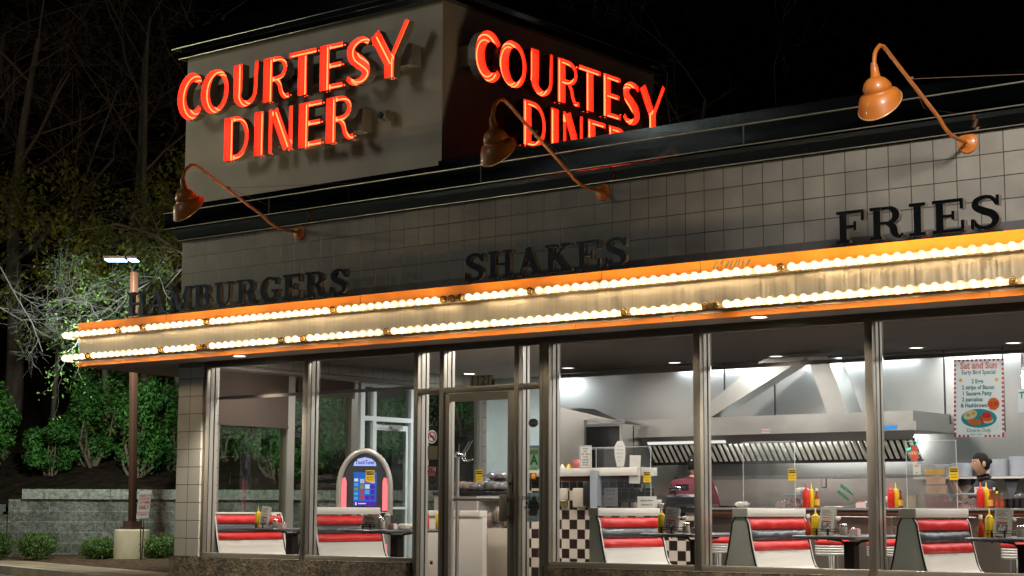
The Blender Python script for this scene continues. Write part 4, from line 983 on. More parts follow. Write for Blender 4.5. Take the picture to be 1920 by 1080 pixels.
# ================================================================== SCREENS OF CLEAR ACRYLIC
MT['acr'] = glass('acrylic_sheet', (.96,.97,.97), .7, .03, (.70,.74,.78), .035); MT['acre'] = pbr('acrylic_edge', (.70,.74,.75), .3)
def shield(label, x0, x1, z1, y=YB-.02, z0=1.045):
    t = thing('acrylic_screen', label, 'sneeze guard', ((x0+x1)/2, y, z0), 'clear acrylic sneeze guards')
    g = G(); g.box(x0, x1, y, y+.005, z0, z1, 0); part('sheet', g, MT['acr'], t)
    g = G(); g.box(x0-.004, x0, y, y+.005, z0, z1); g.box(x1, x1+.004, y, y+.005, z0, z1); g.box(x0, x1, y, y+.005, z1, z1+.004); part('edge', g, MT['acre'], t)
shield('clear screen covered with notes beside the cash register', 4.20, 4.93, 1.71, z0=1.035)
shield('clear screen on the bar in the fourth window', 6.10, 6.71, 1.73)
shield('clear screen on the bar in front of the stacked food tubs', 7.96, 8.48, 1.70)
caution('yellow caution sticker on the screen beside the register', W(1213,894,YB-.03)); caution('yellow caution sticker on the screen in the fourth window', W(1485.5,890,YB-.03)); caution('yellow caution sticker on the screen by the food tubs', W(1788.5,888,YB-.03))
def sheet(name, label, p, w, h, lines=(), mats=None, tilt=0., cat='paper notice', cut=None, border=None, txt=None, tm=None, grp=None, ang=0., y_off=0.):
    g = G(); M_ = Matrix.Translation(p) @ Matrix.Rotation(ang, 4, 'Z') @ Matrix.Rotation(tilt, 4, 'Y'); u = M_.to_3x3() @ Vector((1,0,0)); v = M_.to_3x3() @ Vector((0,0,1))
    poly = cut or [(-.5,-.5),(.5,-.5),(.5,.5),(-.5,.5)]
    g.prism([(a*w, b*h) for a, b in poly], lambda a, b, d: (a, d, b), -.001, .001, 0, M_)
    if border:
        for a, b, c, d in ((-.5,.5,.46,.475),(-.5,.5,-.475,-.46),(-.46,-.445,-.46,.46),(.445,.46,-.46,.46)): g.box(a*w*.92, b*w*.92, -.0018, -.001, c*h, d*h, 1, M_)
    for (s, x_, z_, sz, mi) in lines: g.text(s, sz*h, M_ @ Vector((x_*w, -.003, z_*h)), u, v, mi, off=.015, sx=.92)
    return solo(name, g, mats or [MT['paper'], MT['blk'], MT['inkr']], label, cat, grp)
sheet('wait_notice', 'white PLEASE WAIT notice in a thin frame above the pay phone', W(1098,857,YB-.25), .165, .255, [(s, 0, .36-.12*i, .10, 1) for i, s in enumerate(('PLEASE','WAIT','FOR TABLE','TO BE','CLEARED','BEFORE','SITTING'))], border=True)
sheet('handwritten_note', 'curling handwritten note taped high on the register screen', W(1162,851,YB-.035), .155, .29, [(s, 0, .30-.14*i, .07, 1) for i, s in enumerate(('Please wait','to be seated','thank you','Carry out','here'))], cut=[(-.2,-.5),(.42,-.46),(.5,.0),(.44,.3),(.2,.5),(-.25,.48),(-.5,.25),(-.42,-.1)], tilt=rad(3), mats=[MT['paper'], pbr('pencil', (.35,.35,.38), .6)])
sheet('taped_list', 'white list with grey tape corners on the register screen', W(1190.5,880,YB-.04), .145, .31, [('Specials',0,.33,.05,1)]+[('-- -- ---', 0, .22-.08*i, .04, 1) for i in range(7)], tilt=rad(2.5), mats=[MT['paper'], pbr('faint_ink', (.6,.58,.58), .6)])
sheet('flyer', 'purple St Louis flyer behind the register screen', W(1145.5,932,YB-.01), .185, .205, [('St Louis', 0, .36, .20, 1), ('* * *', 0, .10, .3, 2), ('EVENTS', 0, -.12, .14, 2), ('~ ~ ~', 0, -.36, .22, 2)], mats=[pbr('flyer_white', (.62,.58,.58), .6), MT['blk'], pbr('flyer_purple', (.16,.12,.28), .6)])
sheet('carryout_notice', 'white carryout orders notice standing right of the flyer', W(1213,944.5,YB-.05), .25, .16, [('Carryout Orders', 0, .22, .16, 1), ('Additional 10%', 0, -.06, .16, 1), ('Grocery Charge', 0, -.36, .16, 1)])
sheet('torn_paper', 'plain torn paper stuck low on the register screen', W(1198,914,YB+.05), .14, .10, cut=[(-.5,.5),(.5,.4),(.25,-.5),(.1,-.3),(-.5,-.25)])
for px_, py_ in ((1178.5,857),(1198,857),(1181,885),(1199,885),(1182.5,901),(1202,901)):
    pass
# ------------------------------------------------------------------ pay phone, dispenser, brochures on the partition
t = thing('pay_phone', 'black wall unit in a steel side frame at the end of the checkered wall', 'pay phone', W(1100,1000,YB-.2))
g = G(); p0 = W(1093,955,YB-.2); g.box(p0.x, p0.x+.11, YB-.2, YB-.05, 1.055, 1.335, 0, bev=.006); g.box(p0.x+.06, p0.x+.145, YB-.203, YB-.06, 1.045, 1.06, 0); part('housing', g, MT['blk'], t)
g = G(); g.box(p0.x+.112, p0.x+.205, YB-.22, YB-.212, 1.03, 1.45, 0); g.box(p0.x+.112, p0.x+.122, YB-.213, YB, 1.03, 1.45, 0); part('side_frame', g, pbr('blued_steel', (.42,.47,.52), .3, .2), t)
t = solo('card_dispenser', G().box(3.92, 4.06, YB-.09, YB, 1.045, 1.26, bev=.01), pbr('dispenser_cream', (.60,.52,.42), .5), 'cream dispenser with a round keyhole on the checkered wall', 'dispenser')
g = G(); g.box(3.70, 3.80, YB-.06, YB-.002, 1.13, 1.26, 0, bev=.008); g.tube([(3.70,YB-.05,1.14),(3.75,YB-.06,1.115),(3.80,YB-.05,1.125)], .008, 6, 0); g.box(3.70, 3.80, YB-.05, YB-.003, 1.06, 1.11, 1); solo('brochure_rack', g, [pbr('rack_cream', (.62,.55,.45), .5), pbr('rack_olive', (.18,.14,.03), .6)], 'cream paper holder beside the dispenser on the checkered wall', 'holder')
p = W(1092,889,YB+.02)
for k, (px_, mm, lb, nm) in enumerate(((1054, pbr('shaker_white', (.75,.66,.5), .5), 'small cream bottle on the white ledge', 'sauce_bottle'), (1066, MT['yel'], 'short yellow bottle on the white ledge', 'mustard_bottle'))):
    p = W(px_, 878, YB+.05); g = G(); g.lathe([(.030,0),(.030,.018),(.014,.035),(.008,.05),(0,.052)], 12, 0, Matrix.Translation((p.x, YB+.05, 1.486))); solo(nm, g, mm, lb, 'bottle')
p = W(1081,880,YB+.08); g = G(); g.sphere((p.x, YB+.08, 1.486+.05), (.06,.05,.055), 0); solo('red_basket', g, pbr('faded_red', (.42,.10,.09), .5), 'faded red rounded tub on the white ledge', 'tub')
# sugar jar shelf behind screen
for k, (px_, c) in enumerate(((1172, (.35,.26,.16)), (1190, (.45,.40,.33)))):
    p = W(px_, 930, YB+.2); t = thing('glass_jar', 'glass jar of %s behind the register screen' % ('brown candy' if k == 0 else 'straws'), 'jar', (p.x, YB+.2, 1.03)); g = G(); g.lathe([(.05,0),(.05,.10),(.04,.12)], 14, 0, Matrix.Translation((p.x,YB+.2,1.03))); part('glass_body', g, MT['clear'], t); g = G(); g.lathe([(.044,.004),(.044,.07),(0,.075)], 12, 0, Matrix.Translation((p.x,YB+.2,1.03))); part('contents', g, pbr('contents%d' % k, c, .6), t)
# ------------------------------------------------------------------ cash register
p = W(1272,950,YB+.12); x, y, z = p.x, YB+.12, 1.03
t = thing('cash_register', 'black cash register with a chrome customer display', 'cash register', (x, y, z))
g = G(); g.box(x-.19, x+.30, y, y+.35, z, z+.05, 0, bev=.006); g.prism([(0,.05),(0,.13),(.07,.155),(.30,.165),(.30,.05)], lambda a, b, d: (d, y+a, z+b), x-.16, x+.27, 0); g.box(x+.0, x+.13, y-.002, y+.0, z+.10, z+.107, 1); part('body', g, [MT['blk'], MT['gasket']], t)
g = G(); g.cyl((x-.085,y+.06,z+.15), (x-.085,y+.06,z+.20), .014, n=8); g.box(x-.15, x-.0, y+.03, y+.09, z+.20, z+.245, 1, bev=.014); g.box(x-.145, x-.01, y+.027, y+.03, z+.21, z+.235, 2); g.box(x-.10, x+.06, y+.10, y+.12, z+.20, z+.27, 0); part('display', g, [MT['blk'], MT['chrome'], pbr('display_glass', (.03,.05,.05), .1)], t)
t = solo('card_terminal', G().box(x+.16, x+.30, y-.10, y-.02, 1.031, 1.055, bev=.006).box(x+.30, x+.34, y-.1, y-.04, 1.031, 1.085, 1, bev=.005), [MT['blk'], MT['ket']], 'black card terminal with a red end below the register', 'card terminal')
for k, (px_, hh) in enumerate(((1230,.10),(1238,.06))):
    p = W(px_, 958, YB+.03); g = G(); g.box(p.x-.04, p.x+.04, YB+.03, YB+.09, 1.031, 1.031+hh, bev=.006); solo('napkin_dispenser' if k else 'tissue_box', g, MT['paper'] if k == 0 else MT['ss_r'], ('white tissue box' if k == 0 else 'small steel napkin dispenser')+' left of the cash register', 'box')
# ------------------------------------------------------------------ bar-top condiments
zb = 1.0475
def atb(px_, y=YB+.12): p = W(px_, 950, y); return (p.x, y, zb)
sets = [(1512, 1522, 1530), (1671, 1680, None), (1839, 1850, None)]
nm = ['bar in the fourth window', 'left end of the bar in the last window', 'bar in front of the server']
for (a, b_, c), n_ in zip(sets, nm):
    bottle('ketchup_bottle', 'red ketchup bottle on the %s' % n_, atb(a), MT['ket'], .215, .036, 'ketchup squeeze bottles'); bottle('mustard_bottle', 'yellow mustard bottle on the %s' % n_, atb(b_, YB+.19), MT['yel'], .215, .032, 'mustard squeeze bottles')
def sauce(label, p, lab=(.75,.42,.05), r=.024, h=.19, capc=None):
    t = thing('sauce_bottle', label, 'sauce bottle', p, 'labelled sauce bottles'); T0 = Matrix.Translation(p)
    g = G(); g.lathe([(r,0),(r,h*.5),(r*.45,h*.72),(r*.4,h*.88)], 14, 0, T0); part('body', g, pbr('sauce_%d' % int(p[0]*50), (.25,.06,.02), .2), t)
    g = G(); g.lathe([(r*1.03,h*.12),(r*1.03,h*.45)], 14, 0, T0, cap=False); part('paper_label', g, pbr('lab_%d' % int(p[0]*50), lab, .6), t)
    g = G(); g.lathe([(r*.5,h*.86),(r*.5,h),(0,h*1.01)], 10, 0, T0); part('cap', g, capc or MT['paper'], t)
sauce('amber sauce bottle right of the mustard on the bar in the fourth window', atb(1532, YB+.2), (.75,.45,.05), .026, .20); sauce('dark sauce bottle with amber label at the left end of the bar', atb(1689), (.75,.45,.08), .022, .18, MT['blk'])
sauce('orange-labelled sauce bottle in front of the server', atb(1858), (.8,.4,.06), .023, .18, MT['ket']); sauce('tall dark bottle with a pale cap in front of the server', atb(1865, YB+.28), (.05,.04,.06), .024, .20); sauce('yellow-capped hot sauce bottle in front of the server', atb(1870), (.55,.05,.02), .021, .16, MT['yel']); sauce('short green-capped hot sauce bottle in front of the server', atb(1879), (.4,.05,.02), .02, .14, pbr('green_cap', (.02,.15,.05), .4))
packets('pink sweetener box on the bar left of the red bottle', atb(1463)); packets('pink sweetener box on the bar beside the mullion', atb(1614)); shaker('glass shaker on the bar left of the tub', atb(1470, YB+.25)); shaker('shaker on the bar beside the mullion', atb(1624, YB+.2))
def cond_tray(label, p, w=.17):
    x, y, z = p; t = thing('napkin_tub', label, 'tub', p, 'clear tubs of creamers on the bar')
    g = G(); g.box(x-w, x+w, y, y+.14, z, z+.125, 0, bev=.008); part('tub', g, MT['clear'], t)
    g = G(); g.box(x-w-.012, x+w+.012, y-.01, y+.15, z+.125, z+.145, 0, bev=.005); part('lid', g, pbr('lid_grey', (.38,.42,.44), .4), t)
    g = G(); r_ = random.Random(int(x*10))
    for k in range(46):
        cx, cy, cz = x+r_.uniform(-w+.02, w-.02), y+r_.uniform(.015,.12), z+r_.uniform(.012,.09)*(1-.4*abs((r_.random()-.5)))
        Mx = Matrix.Translation((cx,cy,cz)) @ Matrix.Rotation(r_.uniform(0,3), 4, (r_.random()+.1,r_.random(),r_.random())); g.box(-.018,.018,-.012,.012,-.008,.008, 0 if r_.random() < .7 else 1, Mx)
    g.box(x-w+.01, x+w-.01, y+.01, y+.13, z+.002, z+.012, 1); part('creamers', g, [MT['paper'], MT['pink']], t); return t
cond_tray('clear tub of creamers left of the red bottle on the bar', atb(1487), .085); cond_tray('clear tub of creamers in front of the server', atb(1812), .095)
napk('crumpled white cloth on the bar by the customer in maroon', atb(1392, YB+.1), 1.4, 4, 21, 'bar_cloth'); napk('stack of paper napkins behind the tub in the fourth window', (atb(1497)[0], YB+.22, zb+.15), 1.3, 5, 22, 'napkin_stack'); napk('paper napkins at the left end of the bar in the last window', (atb(1655)[0], YB+.2, zb+.05), 1.4, 5, 23, 'napkin_stack')
g = G(); p = atb(1708); g.prism([(-.05,0),(.05,0),(.055,.13),(.02,.125),(-.05,.115)], lambda a, b, d: (p[0]+a, d, p[2]+b), p[1], p[1]+.06); solo('paper_bag', g, pbr('kraft_paper', (.45,.37,.26), .7), 'small kraft paper bag of rolled napkins on the bar', 'bag')
sheet('executive_lunch_sign', 'small white EXECUTIVE LUNCH card with red letters on the bar', (atb(1829)[0], YB+.25, zb+.175), .125, .062, [('EXECUTIVE',0,.2,.32,2),('LUNCH',0,-.22,.32,2)])
# food tubs
def tub(label, px_, y, z, w, h, fill, fh=.6, dep=.16):
    p = W(px_, 950, y); x = p.x; t = thing('food_tub', label, 'food container', (x, y, z), 'stacked clear food tubs')
    g = G(); a = .86
    vs = [(x+sx_*w/2*(a if k == 0 else 1), y+dep/2+sy*dep/2*(a if k == 0 else 1), z+(0 if k == 0 else h)) for k in (0, 1) for sy in (-1, 1) for sx_ in (-1, 1)]
    g.add(vs, [(0,2,3,1),(0,1,5,4),(2,6,7,3),(0,4,6,2),(1,3,7,5)]); g.box(x-w/2-.008, x+w/2+.008, y-.008, y+dep+.008, z+h-.008, z+h, 0); part('tub', g, MT['clear'], t)
    if fill:
        g = G(); f_ = .93; b_ = a+(1-a)*fh
        vs = [(x+sx_*w/2*(a if k == 0 else b_)*f_, y+dep/2+sy*dep/2*(a if k == 0 else b_)*f_, z+(.004 if k == 0 else h*fh)) for k in (0, 1) for sy in (-1, 1) for sx_ in (-1, 1)]
        g.add(vs, [(0,2,3,1),(4,5,7,6),(0,1,5,4),(2,6,7,3),(0,4,6,2),(1,3,7,5)]); part('food', g, pbr('food_%d_%d' % (px_, int(z*100)), fill, .5, var=.15, vscale=(30,30,30)), t)
yt = YB+.2
tub('bottom tub of the food stack with pinkish contents', 1751, yt, zb, .215, .135, (.50,.28,.26), .9)
tub('tan food tub, second from the bottom of the stack', 1751, yt, zb+.137, .175, .092, (.80,.52,.34), .93)
tub('salmon food tub, third from the bottom of the stack', 1750, yt, zb+.231, .165, .092, (.88,.50,.32), .8)
tub('yellow cheese tub on top of the stack', 1748.5, yt, zb+.325, .17, .10, (.95,.50,.01), .6)
tub('wide clear tub right of the food stack', 1778, yt-.02, zb, .20, .135, (.55,.25,.22), .5)
caution_box = sheet('price_sticker', 'small red and white label behind the food tubs', W(1719,880,3.2), .085, .11, [('SALE',0,.3,.25,2),('ok',0,-.3,.25,2)], mats=[MT['paper'], MT['pink'], MT['inkr']])
g = G(); p = W(1724,840,4.3); q_ = [W(1701,843,4.3), W(1718,837,4.3), W(1721,823,4.3)]; g.tube([tuple(v) for v in q_], .012, 6); o = solo('neon_arrow', g, emis('green_neon', (.05,.9,.5), 2.2), 'green neon tube bent like an arrow above the food tubs', 'neon tube')
g = G(); p = W(1714,850,4.25); g.box(p.x-.04, p.x+.04, 4.25, 4.255, p.z-.09, p.z+.09, 0); g.text('OPEN', .05, (p.x,4.247,p.z), (1,0,0), (0,0,1), 1, off=.02); solo('red_sign', g, [pbr('sign_red', (.55,.04,.02), .5), pbr('sign_cream', (.8,.5,.2), .5)], 'small red upright sign under the green neon', 'sign')
# far kitchen things on the bar's right end: dark cups
for k in range(8):
    p = atb(1884+k*6, YB+.2+.05*(k % 2)); g = G(); g.lathe([(.026,0),(.033,.085),(.035,.09)], 14, 0, Matrix.Translation(p)); solo('dark_cup', g, MT['blk'], 'dark plastic cup in the row at the right end of the bar', 'cup', 'row of dark cups on the bar')
p = (atb(1901)[0], YB+.3, zb+.09); g = G(); g.lathe([(.07,0),(.07,.02),(.04,.045),(.012,.05),(.012,.065),(0,.066)], 16, 0, Matrix.Translation(p)); solo('black_lid', g, MT['blk'], 'black knobbed lid lying on the dark cups', 'lid')
# ================================================================== KITCHEN
YH = 4.1
t = thing('kitchen_hood', 'long stainless exhaust hood over the grill', 'exhaust hood', (5.3, YH, 1.9))
a = W(1168,790,YH); b_ = W(1709,772,YH); HX0, HX1 = a.x, b_.x; HZ = 2.11
g = G(); g.box(HX0, HX1, YH+.04, 5.08, 1.995, HZ, 0); g.box(HX0-.13, HX1+.05, YH, 5.08, 1.895, 1.995, 0); part('hood_box', g, MT['ss_r'], t)
g = G(); y0 = YH+.06
g.quad((HX0-.10,y0,1.895),(HX1+.02,y0,1.895),(HX1-.05,y0+.06,1.80),(HX0,y0+.06,1.80)); g.quad((HX0-.1,y0,1.895),(HX0,y0+.06,1.80),(HX0,5.08,1.60),(HX0-.1,5.08,1.895)); part('inner_lip', g, MT['ss'], t)
g = G(); n = 46; fx0, fx1 = W(1215,850,YH+.2).x, HX1-.06
for k in range(n):
    x0 = fx0+(fx1-fx0)*k/n; w = (fx1-fx0)/n
    g.add([(x0+.01,y0+.10,1.80),(x0+w*.74,y0+.10,1.80),(x0+w*.74,y0+.28,1.60),(x0+.01,y0+.28,1.60),(x0+w*.38,y0+.085,1.795),(x0+w*.38,y0+.265,1.597)], [(0,4,5,3),(4,1,2,5)], 0)
part('grease_filter', g, pbr('filter_metal', (.82,.80,.72), .5, .0, var=.3, vscale=(8,8,8)), t)
g = G(); g.quad((fx0-.3,y0+.13,1.82),(fx1,y0+.13,1.82),(fx1,y0+.31,1.59),(fx0-.3,y0+.31,1.59)); g.box(fx0-.3, fx1, y0+.28, y0+.34, 1.565, 1.59); part('filter_recess', g, MT['blkm'], t)
g = G(); a = W(1216,830,YH+.12); c = W(1362,827,YH+.12); g.cyl((a.x,YH+.12,a.z), (c.x,YH+.12,a.z+.0), .028, n=10, m=0); g.box(a.x, c.x, YH+.10, YH+.15, a.z+.02, a.z+.05, 1); part('hood_lamp', g, [emis('hood_tube', (1,.98,.9), .9), MT['ss_r']], t)
g = G(); p = W(1436,808,YH-.002); g.box(p.x-.055, p.x+.055, YH-.003, YH-.001, p.z-.022, p.z+.022, 0); g.text('HOOD', .035, (p.x,YH-.0045,p.z), (1,0,0), (0,0,1), 1, off=.02); p = W(1671,801,YH-.002); g.box(p.x-.09, p.x+.07, YH-.003, YH-.001, p.z-.022, p.z+.022, 2); part('label_plate', g, [MT['paper'], MT['inkr'], pbr('blue_plate', (.02,.20,.55), .4)], t)
def duct(label, pts_b, pts_t, y0, y1):
    g = G(); q = []
    for y in (y0, y1):
        for p_ in pts_b+pts_t[::-1]: v = W(p_[0], p_[1], y0); q.append((v.x, y, v.z))
    g.add(q, [(0,1,2,3),(4,7,6,5),(0,4,5,1),(1,5,6,2),(2,6,7,3),(3,7,4,0)]); return solo('hood_duct', g, MT['ss_r'], label, 'duct', 'slanting hood ducts')
duct('long shallow-angled duct rising from the left of the hood', [(1288,788),(1332,783)], [(1432,673),(1512,669)], 4.35, 4.6)
duct('short steep duct rising from the right of the hood', [(1551,775),(1590,774)], [(1513,669),(1550,667)], 4.36, 4.72)
# stainless cabinet left of hood
t = thing('steel_cabinet', 'angled stainless cabinet with open shelves left of the hood', 'cabinet', (3.2, 3.9, 1.3))
a, b_, c, d = W(1046,763,3.75), W(1092,788,3.75), W(1165,790,3.75), W(1115,767,4.1)
g = G(); g.add([(a.x,3.75,1.2),(b_.x,3.75,1.2),(b_.x,3.75,b_.z),(a.x,3.75,a.z)], [(0,1,2,3)]); g.box(b_.x, b_.x+.035, 3.74, 3.78, 1.2, b_.z); 
g.add([tuple(a),tuple(b_),tuple(c),tuple(d)], [(0,1,2,3)]); g.box(b_.x, c.x, 3.78, 3.82, b_.z-.045, b_.z-.0); g.box(c.x-.04, c.x, 3.77, 3.82, 1.2, c.z-.03); zz = W(1120,840,3.8).z
g.box(b_.x+.035, c.x-.04, 3.80, 4.0, zz-.015, zz+.01); g.box(c.x-.004, c.x, 3.82, 5.0, 1.2, c.z-.03); part('frame', g, MT['ss_r'], t)
g = G(); g.box(b_.x-.2, c.x-.0, 4.0, 4.02, 1.2, c.z-.04); part('dark_interior', g, pbr('cabinet_back', (.05,.05,.05), .4, .4), t)
# back counter and splash
t = thing('back_counter', 'steel cooking counter along the back of the kitchen', 'counter', (6, 4.2, 0))
g = G(); g.box(3.6, 12, 4.1, 4.95, .0, .96, 0, bev=.003); g.box(3.6, 12, 4.12, 4.9, .962, 1.02, 1); part('cabinet_run', g, [MT['ss_r'], MT['blkm']], t)
g = G(); g.box(3.3, HX1+.3, 4.93, 4.96, 1.0, 1.40, 0); g.box(3.3, HX1+.3, 4.92, 4.96, 1.40, 1.44, 1)
for k in range(9): g.sphere((3.7+k*.55, 4.918, 1.42), .008, 2, 6, 4)
p = W(1543,905,4.9); g.box(p.x-.03, p.x+.03, 4.922, 4.93, p.z-.06, p.z+.06, 2); g.box(p.x-.024, p.x+.024, 4.920, 4.923, p.z-.052, p.z+.052, 0)
part('splash_panel', g, [pbr('dull_steel', (.42,.37,.34), .45, .6, var=.15, vscale=(2,2,2)), MT['ss_r'], MT['blkm']], t)
g = G(); p = W(1339,942,3.95); g.box(p.x-.25, p.x+.3, 3.95, 4.1, 1.02, 1.075, bev=.004); solo('griddle_pan', g, MT['blkm'], 'black pan in front of the customer in maroon', 'pan')
g = G(); p = W(1560,947,3.2); g.box(p.x-.10, p.x+.12, 3.2, 3.5, 1.03, 1.065, bev=.005); solo('steel_tray', g, MT['ss_r'], 'low steel tray behind the bar in the fourth window', 'tray')
p = W(1352,948,3.2)
# fry baskets
for k, (h0, h1) in enumerate((((1592,938),(1572,921)), ((1600,928),(1577,910)))):
    a = W(*h0, 3.9); b_ = W(*h1, 3.9); t = thing('fry_basket', ['lower', 'upper'][k]+' fry basket with a green handle', 'fry basket', a, 'fry baskets')
    g = G(); off = Vector((0,.0,.02)); g.tube([tuple(a), tuple(a+(b_-a)*.5+off), tuple(b_+off*.5), tuple(b_), tuple(b_-off*.7), tuple(a+(b_-a)*.5-off*.3), tuple(a)], .0085, 6); part('handle', g, pbr('green_grip', (.015,.14,.06), .4), t)
    g = G(); c = a+Vector((.12,0,-.08)); 
    for q in range(7):
        z = c.z-.05+q*.018; g.tube([(c.x-.10,3.85,z),(c.x+.10,3.85,z),(c.x+.10,4.0,z),(c.x-.10,4.0,z),(c.x-.10,3.85,z)], .002, 4)
    for q in range(9): x_ = c.x-.10+q*.025; g.tube([(x_,3.85,c.z-.05),(x_,3.85,c.z+.06)], .002, 4)
    part('basket', g, pbr('basket_wire%d' % k, (.22,.19,.15), .4, .6), t)
# plate shelf
t = thing('plate_shelf', 'white wall shelf behind the server holding plates', 'shelf', (8.5, 4.8, 1.37))
p0, p1 = W(1712,892,4.75), W(1990,892,4.75)
g = G(); g.box(p0.x, p1.x, 4.75, 5.08, 1.375, 1.40); part('board', g, MT['white'], t)
for px_ in (1786, 1897):
    v = W(px_, 920, 4.85); g = G(); g.prism([(-.09,1.374),(.09,1.374),(.02,1.16),(-.02,1.16)], lambda a, b, d: (v.x+a, d, b), 4.85, 4.87); g.box(v.x-.015, v.x+.015, 4.86, 4.88, 1.02, 1.16); part('bracket', g, pbr('grey_bracket', (.12,.12,.13), .5, .3), t)
for px_, n_ in ((1763,11),(1784,9),(1800,12),(1851,7),(1872,15),(1910,17),(1945,12)):
    v = W(px_, 880, 4.88); g = G()
    for k in range(n_): g.lathe([(.06,0),(.115,.010),(.118,.013),(.06,.004),(0,.004)], 20, 0, Matrix.Translation((v.x, 4.92, 1.401+k*.0125)))
    solo('plate_stack', g, pbr('plate_white_%d' % px_, (.85,.87,.92), .25), 'stack of %d white plates on the wall shelf' % n_ if n_ != 12 else ('stack of white plates left of the server on the shelf' if px_ < 1900 else 'stack of white plates at the shelf end'), 'plates', 'stacks of white plates')
# ================================================================== ENTRANCE AREA
# low white divider and beige panel
g = G(); a, b_ = W(806,1000,1.9), W(905,1000,1.9); g.box(a.x-.25, b_.x, 1.9, 1.98, .05, .935, 0, bev=.004); g.box(a.x-.25, b_.x+.003, 1.895, 1.985, .0, .05, 1); t = thing('low_divider', 'low off-white divider with a boxed top behind the entrance door', 'divider', ((a.x+b_.x)/2, 1.9, 0)); part('panel', g, [pbr('divider_beige', (.60,.55,.50), .5), MT['wood']], t)
g = G(); g.box(a.x-.25, b_.x-.03, 1.88, 2.02, .938, 1.005, 0, bev=.004); part('top_box', g, MT['white'], t)
a, b_ = W(914,1000,2.3), W(952,1000,2.3)
g = G(); g.box(a.x, b_.x, 2.3, 2.75, .22, .80, 0, bev=.004); g.box(a.x, b_.x-.005, 2.297, 2.3, .20, .235, 1); solo('bread_bin', g, [pbr('bin_tan', (.50,.43,.34), .55), MT['yel']], 'tan upright bin with a yellow foot strip beside the low divider', 'bin')
MT['wrap'] = glass('cellophane', (.95,.95,.95), 1.3, .2, (.8,.78,.76), .12); MT['bun'] = pbr('bread_brown', (.42,.20,.09), .6, var=.4, vscale=(20,20,20)); MT['bun2'] = pbr('spotted_wrap', (.62,.50,.42), .5, vscale=(45,45,45), col2=(.20,.12,.25))
def loaf(label, p, r, m='bun', grp='wrapped loaves', seed=0):
    t = thing('wrapped_loaf', label, 'wrapped bread', p, grp); r_ = random.Random(seed)
    bm = bmesh.new(); bmesh.ops.create_icosphere(bm, subdivisions=2, radius=1)
    g2 = bmesh.new(); bmesh.ops.create_icosphere(g2, subdivisions=3, radius=1)
    for b, k, am in ((bm, .88, .1), (g2, 1.06, .22)):
        for v in b.verts:
            q = v.co*(1+am*noise.noise(v.co*(3 if k > 1 else 1.5)+Vector((seed*5, 0, 0)))); v.co = Vector((q.x*r[0]*k+p[0], q.y*r[1]*k+p[1], q.z*r[2]*k+p[2]+r[2]))
    g = G(); g.bm(bm, 0, True); part('loaf', g, MT[m], t); g = G(); g.bm(g2, 0, False); part('cellophane', g, MT['wrap'], t)
for k, px_ in enumerate((919,927,935,943,951)):
    v = W(px_, 955, 2.5); loaf('wrapped bread roll sticking out of the tan bin', (v.x, 2.5+.05*(k % 2), .79+.03*(k % 3)), (.055,.06,.10), 'bun', 'wrapped bread in the tan bin', k)
t = thing('pastry_counter', 'counter with a black top and open steel front, seen through the door', 'counter', (1.6, 3.6, 0))
a, b_ = W(845,915,3.6), W(968,915,3.6)
g = G(); g.box(a.x-.3, b_.x, 3.6, 4.3, 1.20, 1.245, 0, bev=.003); part('countertop', g, MT['blk'], t)
c = W(893,930,3.6)
g = G(); g.box(a.x-.3, c.x, 3.63, 4.28, 0, 1.19, 0); g.box(c.x, c.x+.02, 3.61, 4.28, 0, 1.19, 1); g.box(c.x+.02, b_.x, 3.62, 3.64, 1.16, 1.19, 1); g.box(c.x+.02, b_.x, 4.2, 4.28, 0, 1.16, 2); g.box(c.x+.02, b_.x, 3.64, 4.2, .0, .70, 2); part('front', g, [pbr('cabinet_tan', (.42,.36,.32), .5), MT['white'], pbr('case_grey', (.40,.36,.33), .35, .4)], t)
for k, (px_, py_, r_, m_) in enumerate(((852,0,(.10,.08,.055),'bun'),(864,0,(.15,.09,.065),'bun'),(880,0,(.12,.08,.06),'bun'),(896,0,(.11,.09,.06),'bun2'),(908,0,(.10,.08,.065),'bun2'),(921,0,(.11,.08,.065),'bun2'),(934,0,(.10,.09,.06),'bun2'),(946,0,(.09,.08,.06),'bun2'))):
    v = W(px_, 910, 3.75); loaf(['cellophane-wrapped bread', 'speckled wrapped pastry'][m_ == 'bun2']+' in the row on the pastry counter', (v.x, 3.75, 1.247), r_, m_, 'wrapped goods on the pastry counter', 10+k)
v = W(937,895,3.95); g = G(); g.box(v.x-.12, v.x+.25, 3.85, 4.1, 1.375, 1.39); g.box(v.x+.0, v.x+.02, 3.95, 3.97, 1.245, 1.375); solo('display_tray', g, MT['blk'], 'black raised tray on the pastry counter', 'tray')
for k, px_ in enumerate((928, 940)):
    v = W(px_, 890, 3.95); loaf('wrapped loaf lying on the raised black tray', (v.x, 3.95, 1.392), (.12,.07,.05), 'bun2', 'wrapped loaves on the raised tray', 30+k)
caution('yellow caution sticker standing on the pastry counter', W(898.5,892,3.55), 0, .105)
